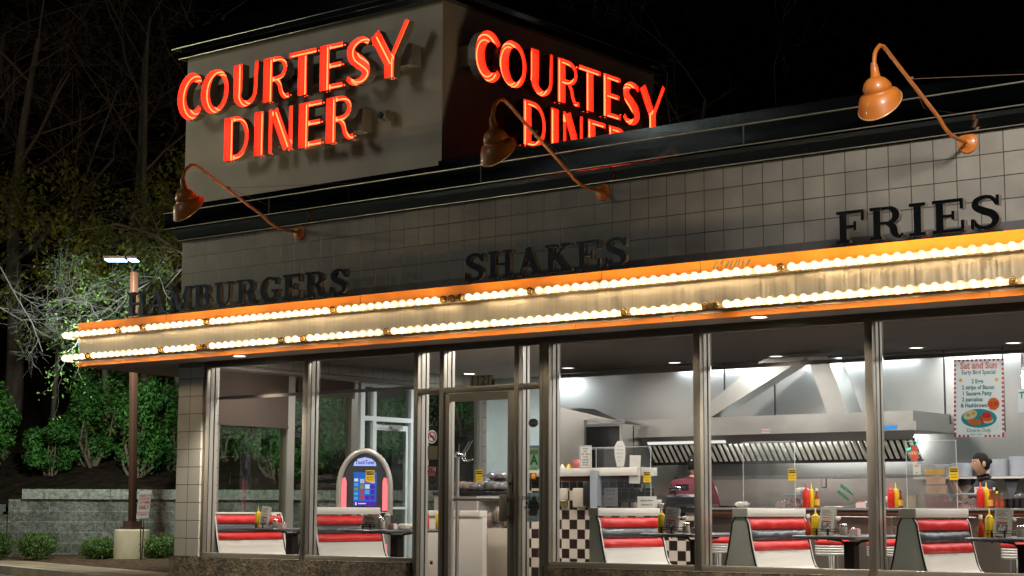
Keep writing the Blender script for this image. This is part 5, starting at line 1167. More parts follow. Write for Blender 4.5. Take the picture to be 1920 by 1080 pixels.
# coat rack
v = W(857,1000,1.55); x, y = v.x, 1.55
t = thing('coat_stand', 'steel coat stand with bent hooks just inside the door', 'coat stand', (x, y, 0))
g = G(); g.cyl((x,y,0),(x,y,1.66),.022,n=12); g.lathe([(.15,0),(.14,.02),(.03,.04)], 18, 0, Matrix.Translation((x,y,0))); part('pole', g, MT['ss_r'], t)
g = G(); g.box(x-.14, x+.10, y-.05, y+.03, 1.60, 1.64, 0, bev=.006); part('cross_bar', g, MT['chrome'], t)
for dx, dy, h in ((.09,-.02,.15),(.11,.0,.17),(.0,.02,.13),(-.10,0,.1)):
    g = G(); g.tube([(x+dx*.7,y+dy,1.62),(x+dx*1.3,y+dy,1.68),(x+dx*2.0,y+dy,1.62+h)], .006, 6); g.tube([(x+dx*.7,y+dy,1.60),(x+dx*1.3,y+dy,1.55),(x+dx*2.1,y+dy,1.575)], .005, 6); part('hook', g, MT['chrome'], t)
# stickers on the glass by the door
t = G(); p = W(810,819,.075)
def disc(g, c, r, m, y, n=20, r_in=0, ell=1.):
    vs = [(c[0]+r*math.cos(2*PI*i/n), y, c[2]+r*ell*math.sin(2*PI*i/n)) for i in range(n)]
    if r_in: 
        v2 = [(c[0]+r_in*math.cos(2*PI*i/n), y, c[2]+r_in*ell*math.sin(2*PI*i/n)) for i in range(n)]; g.add(vs+v2, [(i, (i+1) % n, n+(i+1) % n, n+i) for i in range(n)], m)
    else: g.add(vs, [tuple(range(n))], m)
MT['dred'] = pbr('print_red', (.62,.03,.02), .5)
g = G(); disc(g, p, .068, 0, .0745); disc(g, p, .056, 1, .0735, r_in=.043)
g.add([(p.x-.045,.073,p.z+.030),(p.x-.030,.073,p.z+.045),(p.x+.045,.073,p.z-.030),(p.x+.030,.073,p.z-.045)], [(0,1,2,3)], 1); g.box(p.x-.035, p.x+.03, .0735, .074, p.z-.008, p.z+.006, 2); g.tube([(p.x+.02,.0735,p.z+.01),(p.x+.012,.0735,p.z+.022),(p.x+.028,.0735,p.z+.034)], .002, 4, 2)
solo('no_smoking_sticker', g, [MT['paper'], MT['dred'], MT['blk']], 'round red no smoking sticker on the sidelight', 'sticker')
p = W(811,849,.075); g = G(); g.box(p.x-.066, p.x+.066, .074, .076, p.z-.068, p.z+.068); solo('blank_sticker', g, pbr('brown_sticker', (.28,.24,.17), .6), 'blank brown sticker below the no smoking sign', 'sticker')
p = W(808.5,884,.075); g = G(); g.box(p.x-.050, p.x+.050, .074, .076, p.z-.052, p.z+.052, 1); g.text('ATM', .062, (p.x,.0725,p.z+.020), (1,0,0), (0,0,1), 0, off=.03); g.text('INSIDE', .034, (p.x,.0725,p.z-.034), (1,0,0), (0,0,1), 0, off=.02); g.box(p.x-.05, p.x+.05, .0735, .0739, p.z-.012, p.z-.008, 0); solo('atm_sticker', g, [MT['paper'], MT['dred']], 'red ATM INSIDE sticker on the sidelight', 'sticker')
for px_, py_, lb, tt in ((810.5,900,'dark oval alarm sticker under the ATM sticker','ADT'),(1000,793,'dark oval sticker near the top of the right sidelight','ALARM')):
    p = W(px_, py_, .075); g = G(); disc(g, p, .060, 0, .0745, 22, 0, .72); disc(g, p, .056, 1, .0738, 22, .053, .72); g.text(tt, .035, (p.x,.0732,p.z), (1,0,0), (0,0,1), 1, off=.01); solo('alarm_sticker', g, [pbr('sticker_slate', (.05,.055,.06), .4), pbr('sticker_line', (.16,.17,.18), .5)], lb, 'sticker', 'oval alarm stickers')
p = W(809,1055,.075); g = G(); g.box(p.x-.02, p.x+.02, .074, .076, p.z-.02, p.z+.02, 0); g.box(p.x-.018, p.x+.008, .073, .074, p.z-.018, p.z+.004, 1); solo('orange_sticker', g, [MT['orange'], MT['blk']], 'tiny orange sticker low on the sidelight', 'sticker')
MT['gpr'] = pbr('print_green', (.01,.30,.14), .5)
p = W(1001.5,861,.075); g = G(); g.box(p.x-.058, p.x+.058, .074, .076, p.z-.108, p.z+.108, 0); g.box(p.x-.052, p.x+.052, .0733, .0739, p.z+.045, p.z+.095, 2); g.text('Department of', .016, (p.x,.0728,p.z+.08), (1,0,0), (0,0,1), 1); g.text('Public Health', .016, (p.x,.0728,p.z+.058), (1,0,0), (0,0,1), 1); g.text('A', .13, (p.x,.0725,p.z-.012), (1,0,0), (0,0,1), 1, off=.03); g.text('GRADE', .018, (p.x,.0728,p.z-.085), (1,0,0), (0,0,1), 1); g.box(p.x-.052, p.x+.052, .0733, .0739, p.z-.104, p.z-.102, 1)
solo('health_grade_card', g, [translu('card_mint', (.62,.80,.62)), MT['gpr'], pbr('card_mint2', (.40,.56,.42), .5)], 'pale green health card with a big letter A on the right sidelight', 'card')
p = W(1000,948,.10); g = G(); w = .075; g.box(p.x-w, p.x+w, .099, .101, p.z-.155, p.z+.125, 0)
g.prism([(-.07,-.04),(-.05,.02),(-.045,.05),(-.03,.03),(-.01,.06),(.01,.085),(.03,.06),(.045,.03),(.07,.0),(.07,-.06),(0,-.08)], lambda a, b, d: (p.x+a, d, p.z+b+.02), .0975, .0985, 1)
g.prism([(-.06,-.02),(0,.03),(.06,-.02),(.04,-.06),(-.04,-.06)], lambda a, b, d: (p.x+a, d, p.z+b-.04), .0965, .0972, 3)
for k in range(5): g.box(p.x-.06, p.x+.06, .0975, .0985, p.z-.145+k*.012, p.z-.141+k*.012, 3)
for s_, dz, sz in (('STORE HOURS',.068,.050),('MON-SUN',.024,.046),('6:00 AM TO 8:30 PM',-.016,.034)): g.text(s_, sz, (p.x,.0732,p.z+dz), (1,0,0), (0,0,1), 2, off=.03, sx=.62 if len(s_) > 12 else .72)
solo('store_hours_poster', g, [translu('poster_blue', (.55,.66,.68)), pbr('poster_brown', (.42,.41,.40), .5, var=.5, vscale=(60,60,60)), MT['blk'], pbr('poster_red', (.45,.25,.22), .6)], 'faded poster with black STORE HOURS lettering on the right sidelight', 'poster')
p = W(1001,893,YB-.03); g = G(); g.box(p.x-.07, p.x+.06, YB-.08, YB-.065, p.z-.035, p.z+.035, 0); g.sphere((p.x+.03,YB-.08,p.z), (.03,.008,.03), 1, 10, 6); solo('orange_box', g, [pbr('box_olive', (.12,.09,.02), .5), MT['orange']], 'small dark box with an orange spot on the white ledge front', 'box')
p = W(1000,862,4.9); g = G(); g.box(p.x-.15, p.x+.2, 4.9, 4.95, p.z-.20, p.z+.19, 0); g.box(p.x-.13, p.x+.18, 4.895, 4.899, p.z-.12, p.z+.02, 1); solo('painted_reflection', g, [pbr('reflection_dark', (.06,.08,.10), .3), emis('reflection_blue', (.08,.30,.50), .6)], 'painted teal reflection, a dark box with a glowing blue panel, behind the right sidelight', 'painted reflection')  # blue-teal reflection put in as a dark box with a glowing panel
# breakfast poster
p0, p1 = W(1777,675,.215), W(1876,818,.215); w, h = .435, .645; c = Vector(((9.486+9.925)/2, .20, 1.945))
PM = [translu('poster_white', (.90,.95,.97)), pbr('poster_pink', (.80,.24,.28), .5), pbr('poster_teal', (.05,.24,.24), .5), pbr('poster_rd', (.72,.05,.06), .5), pbr('poster_plate', (.03,.42,.50), .4), pbr('egg_white', (.85,.82,.60), .5), pbr('egg_yolk', (.85,.50,.02), .5), pbr('poster_orange', (.85,.20,.03), .5)]
g = G(); Mp = Matrix.Translation(c) @ Matrix.Rotation(rad(1.4), 4, 'Y'); u = Mp.to_3x3() @ Vector((1,0,0)); v = Mp.to_3x3() @ Vector((0,0,1))
g.box(-w/2, w/2, -.001, .001, -h/2, h/2, 0, Mp); bw = .0185
nH, nV = 23, 34
for k in range(nH):
    x0 = -w/2+k*w/nH
    for zz in (-h/2, h/2-bw): 
        if (k % 2) == 0 and not (zz < 0 and 6 < k < 14): g.box(x0, x0+w/nH, -.0019, -.001, zz, zz+bw, 3, Mp)
for k in range(1, nV-1):
    z0 = -h/2+k*h/nV
    for xx in (-w/2, w/2-bw):
        if k % 2: g.box(xx, xx+bw, -.0018, -.001, z0, z0+h/nV, 3, Mp)
def PT_(s, x_, z_, sz, mi, al='CENTER', off=.02, sx=.95): g.text(s, sz, Mp @ Vector((x_, -.0035, z_)), u, v, mi, al, off, 0, sx)
PT_('Sat and Sun', .0, .268, .078, 1, off=.035, sx=.88); PT_('Early Bird Special', 0, .213, .049, 2, sx=.87)
for s_, x_, z_ in (('2 Eggs', -.01, .137), ('2 strips of Bacon', -.005, .087), ('1 Sausage Patty', -.015, .037), ('2 pancakes', -.055, -.012), ('& Hashbrown', -.042, -.062)): PT_(s_, x_, z_, .0475, 2, off=.03, sx=.87)
for sx_, sz_ in ((-.158,.150),(.155,.150)):
    q = [Mp @ Vector((sx_+(.021 if i % 2 else .015)*math.cos(PI*i/9), -.0022, sz_+(.021 if i % 2 else .015)*math.sin(PI*i/9))) for i in range(18)]; g.add(q, [tuple(range(18))], 5); q = [Mp @ Vector((sx_+.011*math.cos(PI*i/6), -.0028, sz_+.011*math.sin(PI*i/6))) for i in range(12)]; g.add(q, [tuple(range(12))], 6)
q = [Mp @ Vector((.128+(.058 if i % 2 else .045)*math.cos(PI*i/15), -.0042, -.050+(.058 if i % 2 else .045)*math.sin(PI*i/15))) for i in range(30)]; g.add(q, [tuple(range(30))], 7); g.text('12.95', .046, Mp @ Vector((.128,-.0065,-.050)), u, v, 3, off=.035)
def ell(cx, cz, rx, rz, y_, mi, a=0., n=24): q = [Mp @ Vector((cx+rx*math.cos(2*PI*i/n)*math.cos(a)-rz*math.sin(2*PI*i/n)*math.sin(a), y_, cz+rx*math.cos(2*PI*i/n)*math.sin(a)+rz*math.sin(2*PI*i/n)*math.cos(a))) for i in range(n)]; g.add(q, [tuple(range(n))], mi)
ell(.0,-.168,.155,.078,-.0022,4); ell(-.075,-.140,.062,.036,-.003,5,.3); ell(-.092,-.14,.018,.014,-.0036,6); ell(-.045,-.125,.018,.013,-.0036,6)
ell(-.04,-.198,.055,.026,-.003,7,-.1); ell(.075,-.185,.05,.025,-.003,5); ell(.07,-.168,.05,.026,-.0034,7); ell(.065,-.142,.044,.026,-.004,3)
g.add([Mp @ Vector(q) for q in ((.0,-.0045,-.150),(.015,-.0045,-.145),(.052,-.0045,-.215),(.035,-.0045,-.222))], [(0,1,2,3)], 3)
PT_('Dine-in Only', .0, -.268, .042, 2, off=.008); PT_('6am - 9am', -.02, -.300, .026, 2, off=.0)
solo('breakfast_poster', g, PM, 'Sat and Sun early bird special poster with a plate of eggs', 'poster')
g = G(); p = W(1915,752,.2); g.box(p.x-.03, p.x+.35, .2, .202, p.z-.095, p.z+.095, 0); g.text('T', .075, (p.x+.005,.1975,p.z+.045), (1,0,0), (0,0,1), 1, off=.03); solo('edge_poster', g, [PM[0], PM[2]], 'pale poster cut off by the right edge of the view', 'poster')
# interior downlights
for k, (px_, py_) in enumerate(((1065,690),(1265,680),(1455,668),(1718,652),(880,701),(1900,643))):
    q = FW + RT*((px_-960)/FPX) - UP*((py_-540)/FPX); d_ = CAM+q*((ZC-.004-CAM.z)/q.z)
    solo('downlight', downlight((d_.x, d_.y, ZC-.001), r=.085), [MT['alu_l'], MT['dl']], ['ceiling downlight at the left of the third window','ceiling downlight in the middle of the third window','ceiling downlight above the slanting ducts','ceiling downlight left of the breakfast poster','ceiling downlight above the entrance door','ceiling downlight at the right edge of the view'][k], 'ceiling light', 'ceiling downlights')
# ================================================================== PEOPLE
def skinned(name, joints, edges, radii, root, sub=2):
    me = bpy.data.meshes.new(name); ks = list(joints); me.from_pydata([joints[k] for k in ks], [(ks.index(a), ks.index(b)) for a, b in edges], [])
    o = bpy.data.objects.new(name, me); COL.objects.link(o); md = o.modifiers.new('skin', 'SKIN')
    for i, k in enumerate(ks):
        sv = me.skin_vertices[0].data[i]; r_ = radii[k]; sv.radius = r_ if isinstance(r_, tuple) else (r_, r_); sv.use_root = (k == root)
    md.use_smooth_shade = True; s = o.modifiers.new('sub', 'SUBSURF'); s.levels = sub; s.render_levels = sub
    dg = bpy.context.evaluated_depsgraph_get(); m2 = bpy.data.meshes.new_from_object(o.evaluated_get(dg)); bpy.data.objects.remove(o); return m2
def hand(J, E, Rr, wrist, side, d, up_, pre, curl=.35):
    """palm + five finger chains from a wrist joint; d = direction of the hand, up_ = back of the hand"""
    d = Vector(d).normalized(); up_ = Vector(up_); up_ = (up_-d*up_.dot(d)).normalized(); s_ = d.cross(up_)*side; w = Vector(J[wrist])
    J[pre+'palm'] = w+d*.055; E.append((wrist, pre+'palm')); Rr[pre+'palm'] = (.034,.017)
    for k, (off, ln_) in enumerate(((-.028,.058),(-.009,.070),(.010,.066),(.028,.052))):
        a = w+d*.088+s_*off; b = a+d*ln_*.5-up_*curl*.018; c = b+d*ln_*.42-up_*curl*.04
        for n_, p in (('a',a),('b',b),('c',c)): J[pre+str(k)+n_] = p; Rr[pre+str(k)+n_] = .0088 if n_ != 'c' else .0070
        E += [(pre+'palm', pre+str(k)+'a'), (pre+str(k)+'a', pre+str(k)+'b'), (pre+str(k)+'b', pre+str(k)+'c')]
    a = w+d*.03-s_*.036; b = a+d*.035-s_*.016-up_*.012; c = b+d*.028
    for n_, p in (('a',a),('b',b),('c',c)): J[pre+'t'+n_] = p; Rr[pre+'t'+n_] = .0105 if n_ != 'c' else .008
    E += [(pre+'palm', pre+'ta'), (pre+'ta', pre+'tb'), (pre+'tb', pre+'tc')]
def person(label, base, facing, H, lean, arms, build, shirt, sleeve, head_turn, hat, hair_bun, beard=False):
    """facing: unit vector in plan; arms: {'L': (elbow, wrist, hand dir), 'R': ...} in local metres (x right of the person, y forward, z up)"""
    f = Vector((facing[0], facing[1], 0)).normalized(); r_ = Vector((f.y, -f.x, 0)); b0 = Vector(base); k = H/1.75
    P = lambda x, y, z: b0+r_*x*k+f*y*k+Vector((0,0,z*k))
    ld = lambda z: lean*max(0, z-.95)
    J, E, Rr = {}, [], {}
    def j(n_, x, y, z, rad_): J[n_] = P(x, y+ld(z), z); Rr[n_] = tuple(q*k for q in rad_) if isinstance(rad_, tuple) else rad_*k
    B_ = build
    j('pelvis',0,0,.93,(.155*B_,.115*B_)); j('waist',0,.01,1.08,(.15*B_,.115*B_)); j('chest',0,.0,1.27,(.168*B_,.122*B_)); j('upch',0,-.005,1.39,(.14*B_,.095*B_)); j('neck0',0,.0,1.47,.058); j('neck1',0,.02,1.53,.052)
    E += [('pelvis','waist'),('waist','chest'),('chest','upch'),('upch','neck0'),('neck0','neck1')]
    for s_, q in (('L',-1),('R',1)):
        j(s_+'sh', q*.165*B_,0,1.405,.066*B_); E.append(('upch', s_+'sh')); el, wr, hd = arms[s_]
        J[s_+'ua'] = (Vector(J[s_+'sh'])*.45+P(*el)*.55); Rr[s_+'ua'] = .050*k*B_
        J[s_+'el'] = P(*el); Rr[s_+'el'] = .041*k; J[s_+'fa'] = P(*el)*.6+P(*wr)*.4; Rr[s_+'fa'] = .040*k; J[s_+'wr'] = P(*wr); Rr[s_+'wr'] = (.029*k,.022*k)
        E += [(s_+'sh', s_+'ua'), (s_+'ua', s_+'el'), (s_+'el', s_+'fa'), (s_+'fa', s_+'wr')]
        hdw = r_*hd[0]+f*hd[1]+Vector((0,0,hd[2])); hand(J, E, Rr, s_+'wr', q, hdw, Vector((0,0,1)) if abs(hd[2]) < .7 else -f, s_)
        j(s_+'hip', q*.09,0,.88,.088*B_); j(s_+'kn', q*.10,.02,.49,.056); j(s_+'cf', q*.10,-.01,.34,.050); j(s_+'an', q*.10,-.02,.09,.036); j(s_+'ht', q*.105,.06,.045,.038); j(s_+'to', q*.11,.15,.03,.028)
        E += [('pelvis', s_+'hip'), (s_+'hip', s_+'kn'), (s_+'kn', s_+'cf'), (s_+'cf', s_+'an'), (s_+'an', s_+'ht'), (s_+'ht', s_+'to')]
    me = skinned('b', J, E, Rr, 'pelvis')
    # head joined into the same mesh
    hc = Vector(J['neck1'])+Vector((0,0,.10*k))+f*.012
    ht = Matrix.Rotation(head_turn[0], 4, 'Z') @ Matrix.Rotation(head_turn[1], 4, r_)
    bm = bmesh.new(); bm.from_mesh(me); bpy.data.meshes.remove(me); n0 = len(bm.faces)
    hb = bmesh.new(); bmesh.ops.create_uvsphere(hb, u_segments=28, v_segments=20, radius=1)
    def face_shape(c):
        x, y, z = c    # x right, y forward, z up, unit sphere
        q = Vector((x*.074, y*.092, z*.115))
        if z < -.1: q.x *= 1+(z+.1)*.36; q.y *= 1+(z+.1)*.10
        if y > .3:
            q.y += .022*math.exp(-((x/.16)**2))*math.exp(-(((z+.10)/.20)**2))      # nose
            for ex in (-.42,.42): q.y -= .010*math.exp(-(((x-ex)/.2)**2)-(((z-.08)/.14)**2))
            q.y += .006*math.exp(-((x/.34)**2)-(((z+.46)/.10)**2)); q.y += .008*math.exp(-((x/.4)**2)-(((z+.86)/.15)**2)); q.y += .004*math.exp(-(((z-.26)/.1)**2))
        return q
    for v in hb.verts:
        q = face_shape(v.co)*k; v.co = hc+(ht @ (r_*q.x+f*q.y+Vector((0,0,q.z))))
    o_ = {}
    for v in hb.verts: o_[v] = bm.verts.new(v.co)
    for fc in hb.faces: bm.faces.new([o_[v] for v in fc.verts])
    def loc(x, y, z): q = Vector((x, y, z))*k; return hc+(ht @ (r_*q.x+f*q.y+Vector((0,0,q.z))))
    for ex in (-1, 1):
        eb = bmesh.new(); bmesh.ops.create_uvsphere(eb, u_segments=10, v_segments=8, radius=1); o2 = {}
        for v in eb.verts: o2[v] = bm.verts.new(loc(ex*.076+v.co.x*.008, -.005+v.co.y*.02, -.005+v.co.z*.032))
        for fc in eb.faces: bm.faces.new([o2[v] for v in fc.verts])
        eb.free()
    me = bpy.data.meshes.new('person'); bm.to_mesh(me); bm.free(); hb.free()
    g = G(); g.v = [tuple(v.co) for v in me.vertices]; nz = J['neck0'].z-.0*k; zb_ = J['pelvis'].z+.02*k
    segs = {s_: (Vector(J[s_+'sh']), Vector(J[s_+'el']), Vector(J[s_+'wr'])) for s_ in 'LR'}
    for p in me.polygons:
        c = p.center; mi = 0
        if c.z < b0.z+.06: mi = 3
        elif c.z < zb_: mi = 2
        elif c.z < nz+.015*k: mi = 1
        # arms: bare beyond the sleeve end
        for s_ in 'LR':
            sh, el, wr = segs[s_]
            d1 = (c-el).length; dw = (c-wr).length; dsh = (c-sh).length
            tA = (c-sh).dot(el-sh)/(el-sh).length_squared; tF = (c-el).dot(wr-el)/(wr-el).length_squared
            near = (c-(el+(wr-el)*max(0, min(1.5, tF)))).length < .075*k; nearU = (c-(sh+(el-sh)*max(0, min(1, tA)))).length < .085*k
            if near and tF > .0 and dw < .6: mi = 0 if tF > sleeve else (1 if mi != 3 else mi)
            elif nearU and tA > .45 and mi == 2: mi = 1
        g.f.append(list(p.vertices)); g.m.append(mi); g.sm.append(True)
    bpy.data.meshes.remove(me)
    body = tag(part('person', g, [MT['skin'], shirt, MT['trous'], MT['blk']]), label, 'person')
    body.location = b0; LOC[body.name] = b0
    for v in body.data.vertices: v.co -= b0
    # eyes, brows, mouth
    g = G()
    for ex in (-1, 1):
        g.sphere(loc(ex*.030, .078, .012), .0095*k, 0, 10, 6); g.sphere(loc(ex*.030, .0865, .012), .0045*k, 1, 8, 5)
        g.tube([loc(ex*.016,.088,.030), loc(ex*.030,.089,.034), loc(ex*.045,.080,.030)], .0028*k, 5, 1)
    g.tube([loc(-.022,.084,-.052), loc(0,.092,-.053), loc(.022,.084,-.052)], .0038*k, 6, 2)
    part('face_features', g, [pbr('eye_white', (.7,.68,.64), .3), MT['hair'], pbr('lips', (.35,.10,.09), .5)], body)
    g = G(); vs = []; nn, mm = 24, 12      # hair shell: a lofted cap over the skull
    for i in range(mm+1):
        for q in range(nn):
            a = 2*PI*q/nn; fx_ = math.sin(a); fy_ = math.cos(a)          # fy=1 forward
            low = -.10 if fy_ > .3 else (-.55 if fy_ < -.2 else -.55+(fy_+.2)*.9)
            if fy_ > .3: low = .42
            z = 1-(1-low)*i/mm; rr_ = math.sqrt(max(0, 1-z*z)); s_ = 1.07+.03*noise.noise(Vector((fx_*3, fy_*3, z*3)))
            c = face_shape(Vector((fx_*rr_, fy_*rr_, z))); vs.append(loc(c.x*s_, c.y*s_-.002, c.z*s_+.002))
    g.add(vs, [(i*nn+q, i*nn+(q+1) % nn, (i+1)*nn+(q+1) % nn, (i+1)*nn+q) for i in range(mm) for q in range(nn)], 0, True)
    if hair_bun: g.sphere(loc(0,-.095,.02), .034*k, 0, 12, 8)
    part('hair', g, MT['hair'], body)
    if hat:
        g = G(); vs = []
        for i in range(9):
            for q in range(nn):
                a = 2*PI*q/nn; z = 1-(1-.18)*i/8; rr_ = math.sqrt(max(0, 1-z*z)); vs.append(loc(math.sin(a)*rr_*.088, math.cos(a)*rr_*.105-.004, z*.128+.008))
        g.add(vs, [(i*nn+q, i*nn+(q+1) % nn, (i+1)*nn+(q+1) % nn, (i+1)*nn+q) for i in range(8) for q in range(nn)], 0, True)
        vs = [loc(.075*math.sin(a), .08+.075*math.cos(a), .025-.012*math.cos(a)) for a in [PI*(-.5+i/10) for i in range(11)]]+[loc(.06*math.sin(a), .075+.02*math.cos(a), .034) for a in [PI*(-.5+i/10) for i in range(11)]]
        g.add(vs, [(i, i+1, 12+i, 11+i) for i in range(10)], 0, True); g.sphere(loc(0,-.103,.04), (.014,.006,.010), 1, 8, 5); part('cap', g, [MT['capm'], pbr('cap_logo', (.5,.48,.45), .6)], body)
    # collar
    g = G(); cc = Vector(J['neck0'])+Vector((0,0,.012*k)); n = 18
    g.tube([cc+r_*math.cos(2*PI*i/n)*.064*k+f*math.sin(2*PI*i/n)*.064*k+Vector((0,0,.010*math.sin(2*PI*i/n)*-1)) for i in range(n+1)], .0125*k, 6, 0); part('collar', g, shirt, body)
    return body, J
# man in maroon seen from behind, working at the grill
c0 = W(1298, 950, 3.75)
person('man in a maroon polo shirt and dark cap, back turned, at the grill', (c0.x, 3.66, -.09), (-.10, 1), 1.74, .24, {'L': ((-.30,.14,1.14),(-.20,.36,1.13),(.2,1,-.1)), 'R': ((.33,.10,1.13),(.27,.32,1.10),(-.1,1,-.15))}, 1.26, MT['maroon'], .12, (rad(6), rad(-14)), True, False)
g = G(); p = W(1336, 948, 3.9); g.sphere((p.x, 3.95, 1.20), (.035,.04,.10), 0, 12, 8); solo('white_cloth', g, MT['paper'], 'white cloth hanging by the elbow of the man in maroon', 'cloth')
# server behind the bar
c0 = W(1852, 950, 3.35)
person('server in a black top with hair tied back, one arm raised across the face', (c0.x, 3.35, -.07), (-.75, -.66), 1.68, .05, {'R': ((.30,.16,1.22),(.14,.34,1.46),(-.7,.15,.25)), 'L': ((-.30,.16,1.10),(-.12,.36,1.16),(.6,.7,0))}, .98, MT['btee'], -.35, (rad(4), rad(-4)), False, True)
# ================================================================== STREET LAMP, SIGN, SHRUBS, TREES
def leafmat(name, c1, c2, rough=.5, tr=.35):
    m, t, o = nt(name); b = N(t, 'ShaderNodeBsdfPrincipled'); b.inputs['Roughness'].default_value = rough; b.inputs['Specular IOR Level'].default_value = .35
    g = N(t, 'ShaderNodeNewGeometry'); c = ramp(t, g.outputs['Random Per Island'], [(0, c1), (1, c2)]); L(t, c, b.inputs['Base Color'])
    d = N(t, 'ShaderNodeBsdfTranslucent'); L(t, c, d.inputs[0]); x = N(t, 'ShaderNodeMixShader'); x.inputs[0].default_value = tr; L(t, b.outputs[0], x.inputs[1]); L(t, d.outputs[0], x.inputs[2]); L(t, x.outputs[0], o.inputs[0]); return m
MT['leaf_b'] = leafmat('shrub_leaf', (.02,.07,.012), (.10,.26,.045)); MT['leaf_d'] = leafmat('dark_leaf', (.02,.055,.012), (.06,.12,.03)); MT['leaf_x'] = leafmat('boxwood_leaf', (.045,.085,.014), (.13,.19,.04))
MT['leaf_t'] = leafmat('tree_leaf', (.10,.10,.014), (.24,.20,.03)); MT['leaf_y'] = leafmat('lit_tree_leaf', (.06,.12,.02), (.16,.25,.05))
def leaves(g, r_, c, n, rad3, size, m=0, shell=.45, flat=.0):
    for _ in range(n):
        while True:
            v = Vector((r_.uniform(-1,1), r_.uniform(-1,1), r_.uniform(-1,1)))
            if 1e-3 < v.length <= 1: break
        v = v.normalized()*(shell+(1-shell)*r_.random()**.6)
        p = Vector((c[0]+v.x*rad3[0], c[1]+v.y*rad3[1], c[2]+v.z*rad3[2]))
        d = (v+Vector((r_.gauss(0,.6), r_.gauss(0,.6), r_.gauss(0,.6)+.25))).normalized(); s = size*r_.uniform(.6,1.35)
        a = d.orthogonal().normalized(); a = Matrix.Rotation(r_.uniform(0,6.28), 3, d) @ a; b = d.cross(a)
        o_ = len(g.v); g.v += [tuple(p-a*s), tuple(p-b*s*.42+d*s*.12), tuple(p+a*s), tuple(p+b*s*.42+d*s*.12)]; g.f.append([o_, o_+1, o_+2, o_+3]); g.m.append(m); g.sm.append(False)
def shrub(name, label, base, w, h, n, mat, lsz, grp, seed, lobes=7, stems=5, cat='shrub', bare=.0):
    r_ = random.Random(seed); t = thing(name, label, cat, base, grp); g = G(); sg = G(); b = Vector(base)
    for k in range(lobes):
        a = r_.uniform(0, 6.28); rr_ = r_.uniform(.1,.62); c = b+Vector((math.cos(a)*rr_*w*.5, math.sin(a)*rr_*w*.4, h*r_.uniform(.22,.82)))
        s_ = r_.uniform(.30,.48) if lobes < 20 else r_.uniform(.12,.34); leaves(g, r_, c, int(n/lobes*(1. if lobes < 20 else s_*4.2)), (w*.5*s_*1.25, w*.45*s_*1.25, h*.5*s_*r_.uniform(.9,1.8)), lsz, 0, .15)
        if k < stems: m_ = b.lerp(c, .5)+Vector((r_.uniform(-.1,.1)*w, r_.uniform(-.1,.1)*w, 0)); sg.tube([b+Vector((r_.uniform(-.08,.08)*w, 0, 0)), m_, c], [.022*h, .014*h, .006*h], 5)
    part('foliage', g, mat, t); part('stem', sg, MT['twigd'], t); return t
# shrubs on the bank
bushes = [(-30, 905, 150, 265, 'first leafy shrub on the bank at the left edge'), (92, 905, 120, 150, 'low dark shrub on the bank between the first and second big shrubs'), (165, 905, 165, 262, 'big leafy shrub on the bank left of the brown pole'), (255, 905, 140, 290, 'tall leafy shrub on the bank just behind the brown pole'), (322, 905, 150, 258, 'leafy shrub on the bank right of the brown pole'), (420, 905, 150, 250, 'leafy shrub seen through the first window'), (520, 905, 150, 235, 'leafy shrub seen through the side wall glass'), (620, 905, 170, 255, 'leafy shrub seen behind the jukebox'), (740, 905, 170, 250, 'leafy shrub seen through the side door')]
for i, (px_, py_, w, h, lb) in enumerate(bushes):
    d = 35.2+.5*(i % 3); p = WD(px_, py_, d); W_ = w/FPX*d; H_ = h*.62/FPX*d
    shrub('leafy_shrub', lb, (p.x, p.y, 1.5+.12*(i % 3)), W_*1.15, H_*1.2, 5200, MT['leaf_b'], .050, 'leafy shrubs on the bank', 40+i, 24, 14)
for i, (px_, lb) in enumerate(((200,'dim taller shrub behind the big shrubs left of the pole'), (300,'dim taller shrub behind the pole'), (470,'dim tall shrub behind the glass of the first window'), (680,'dim tall shrub behind the jukebox'), (880,'leafy shrub seen through the entrance door'))):
    p = WD(px_, 905, 39); shrub('tall_shrub', lb, (p.x, p.y, 2.3), 2.6, 3.4, 3600, MT['leaf_d'] if i < 4 else MT['leaf_b'], .06, 'dim shrubs higher on the bank', 60+i, 9, 6)
# boxwoods in the bed
for i, (px_, py_, w, h, lb) in enumerate(((-12,1030,74,90,'round boxwood shrub cut off by the left edge'), (70,1036,86,50,'round boxwood shrub at the left of the planting bed'), (183,1034,72,48,'round boxwood shrub left of the concrete pole base'), (303,1046,84,58,'round boxwood shrub between the pole base and the diner'))):
    d = 31.3-.25*i; p = WD(px_, py_, d); R_ = w/FPX*d/2
    r_ = random.Random(80+i); t = thing('boxwood', lb, 'shrub', (p.x, p.y, .12), 'clipped boxwoods in the bed'); g = G()
    H_ = R_*(.62 if i else .75)
    zc = .10+H_*.98
    for k in range(7): a = r_.uniform(0,6.28); leaves(g, r_, (p.x+math.cos(a)*R_*.38, p.y+math.sin(a)*R_*.34, zc+r_.uniform(-.12,.12)*H_), 800, (R_*.66, R_*.62, H_*.86), .021, 0, .6)
    leaves(g, r_, (p.x, p.y, zc), 500, (R_*1.12, R_*1.08, H_*1.08), .02, 0, .85)
    part('foliage', g, MT['leaf_x'], t); g = G()
    for k in range(5): g.tube([(p.x+r_.uniform(-.05,.05),p.y,.05),(p.x+r_.uniform(-.2,.2),p.y+r_.uniform(-.1,.1),zc)], [.012,.005], 5)
    part('stem', g, MT['bark'], t)
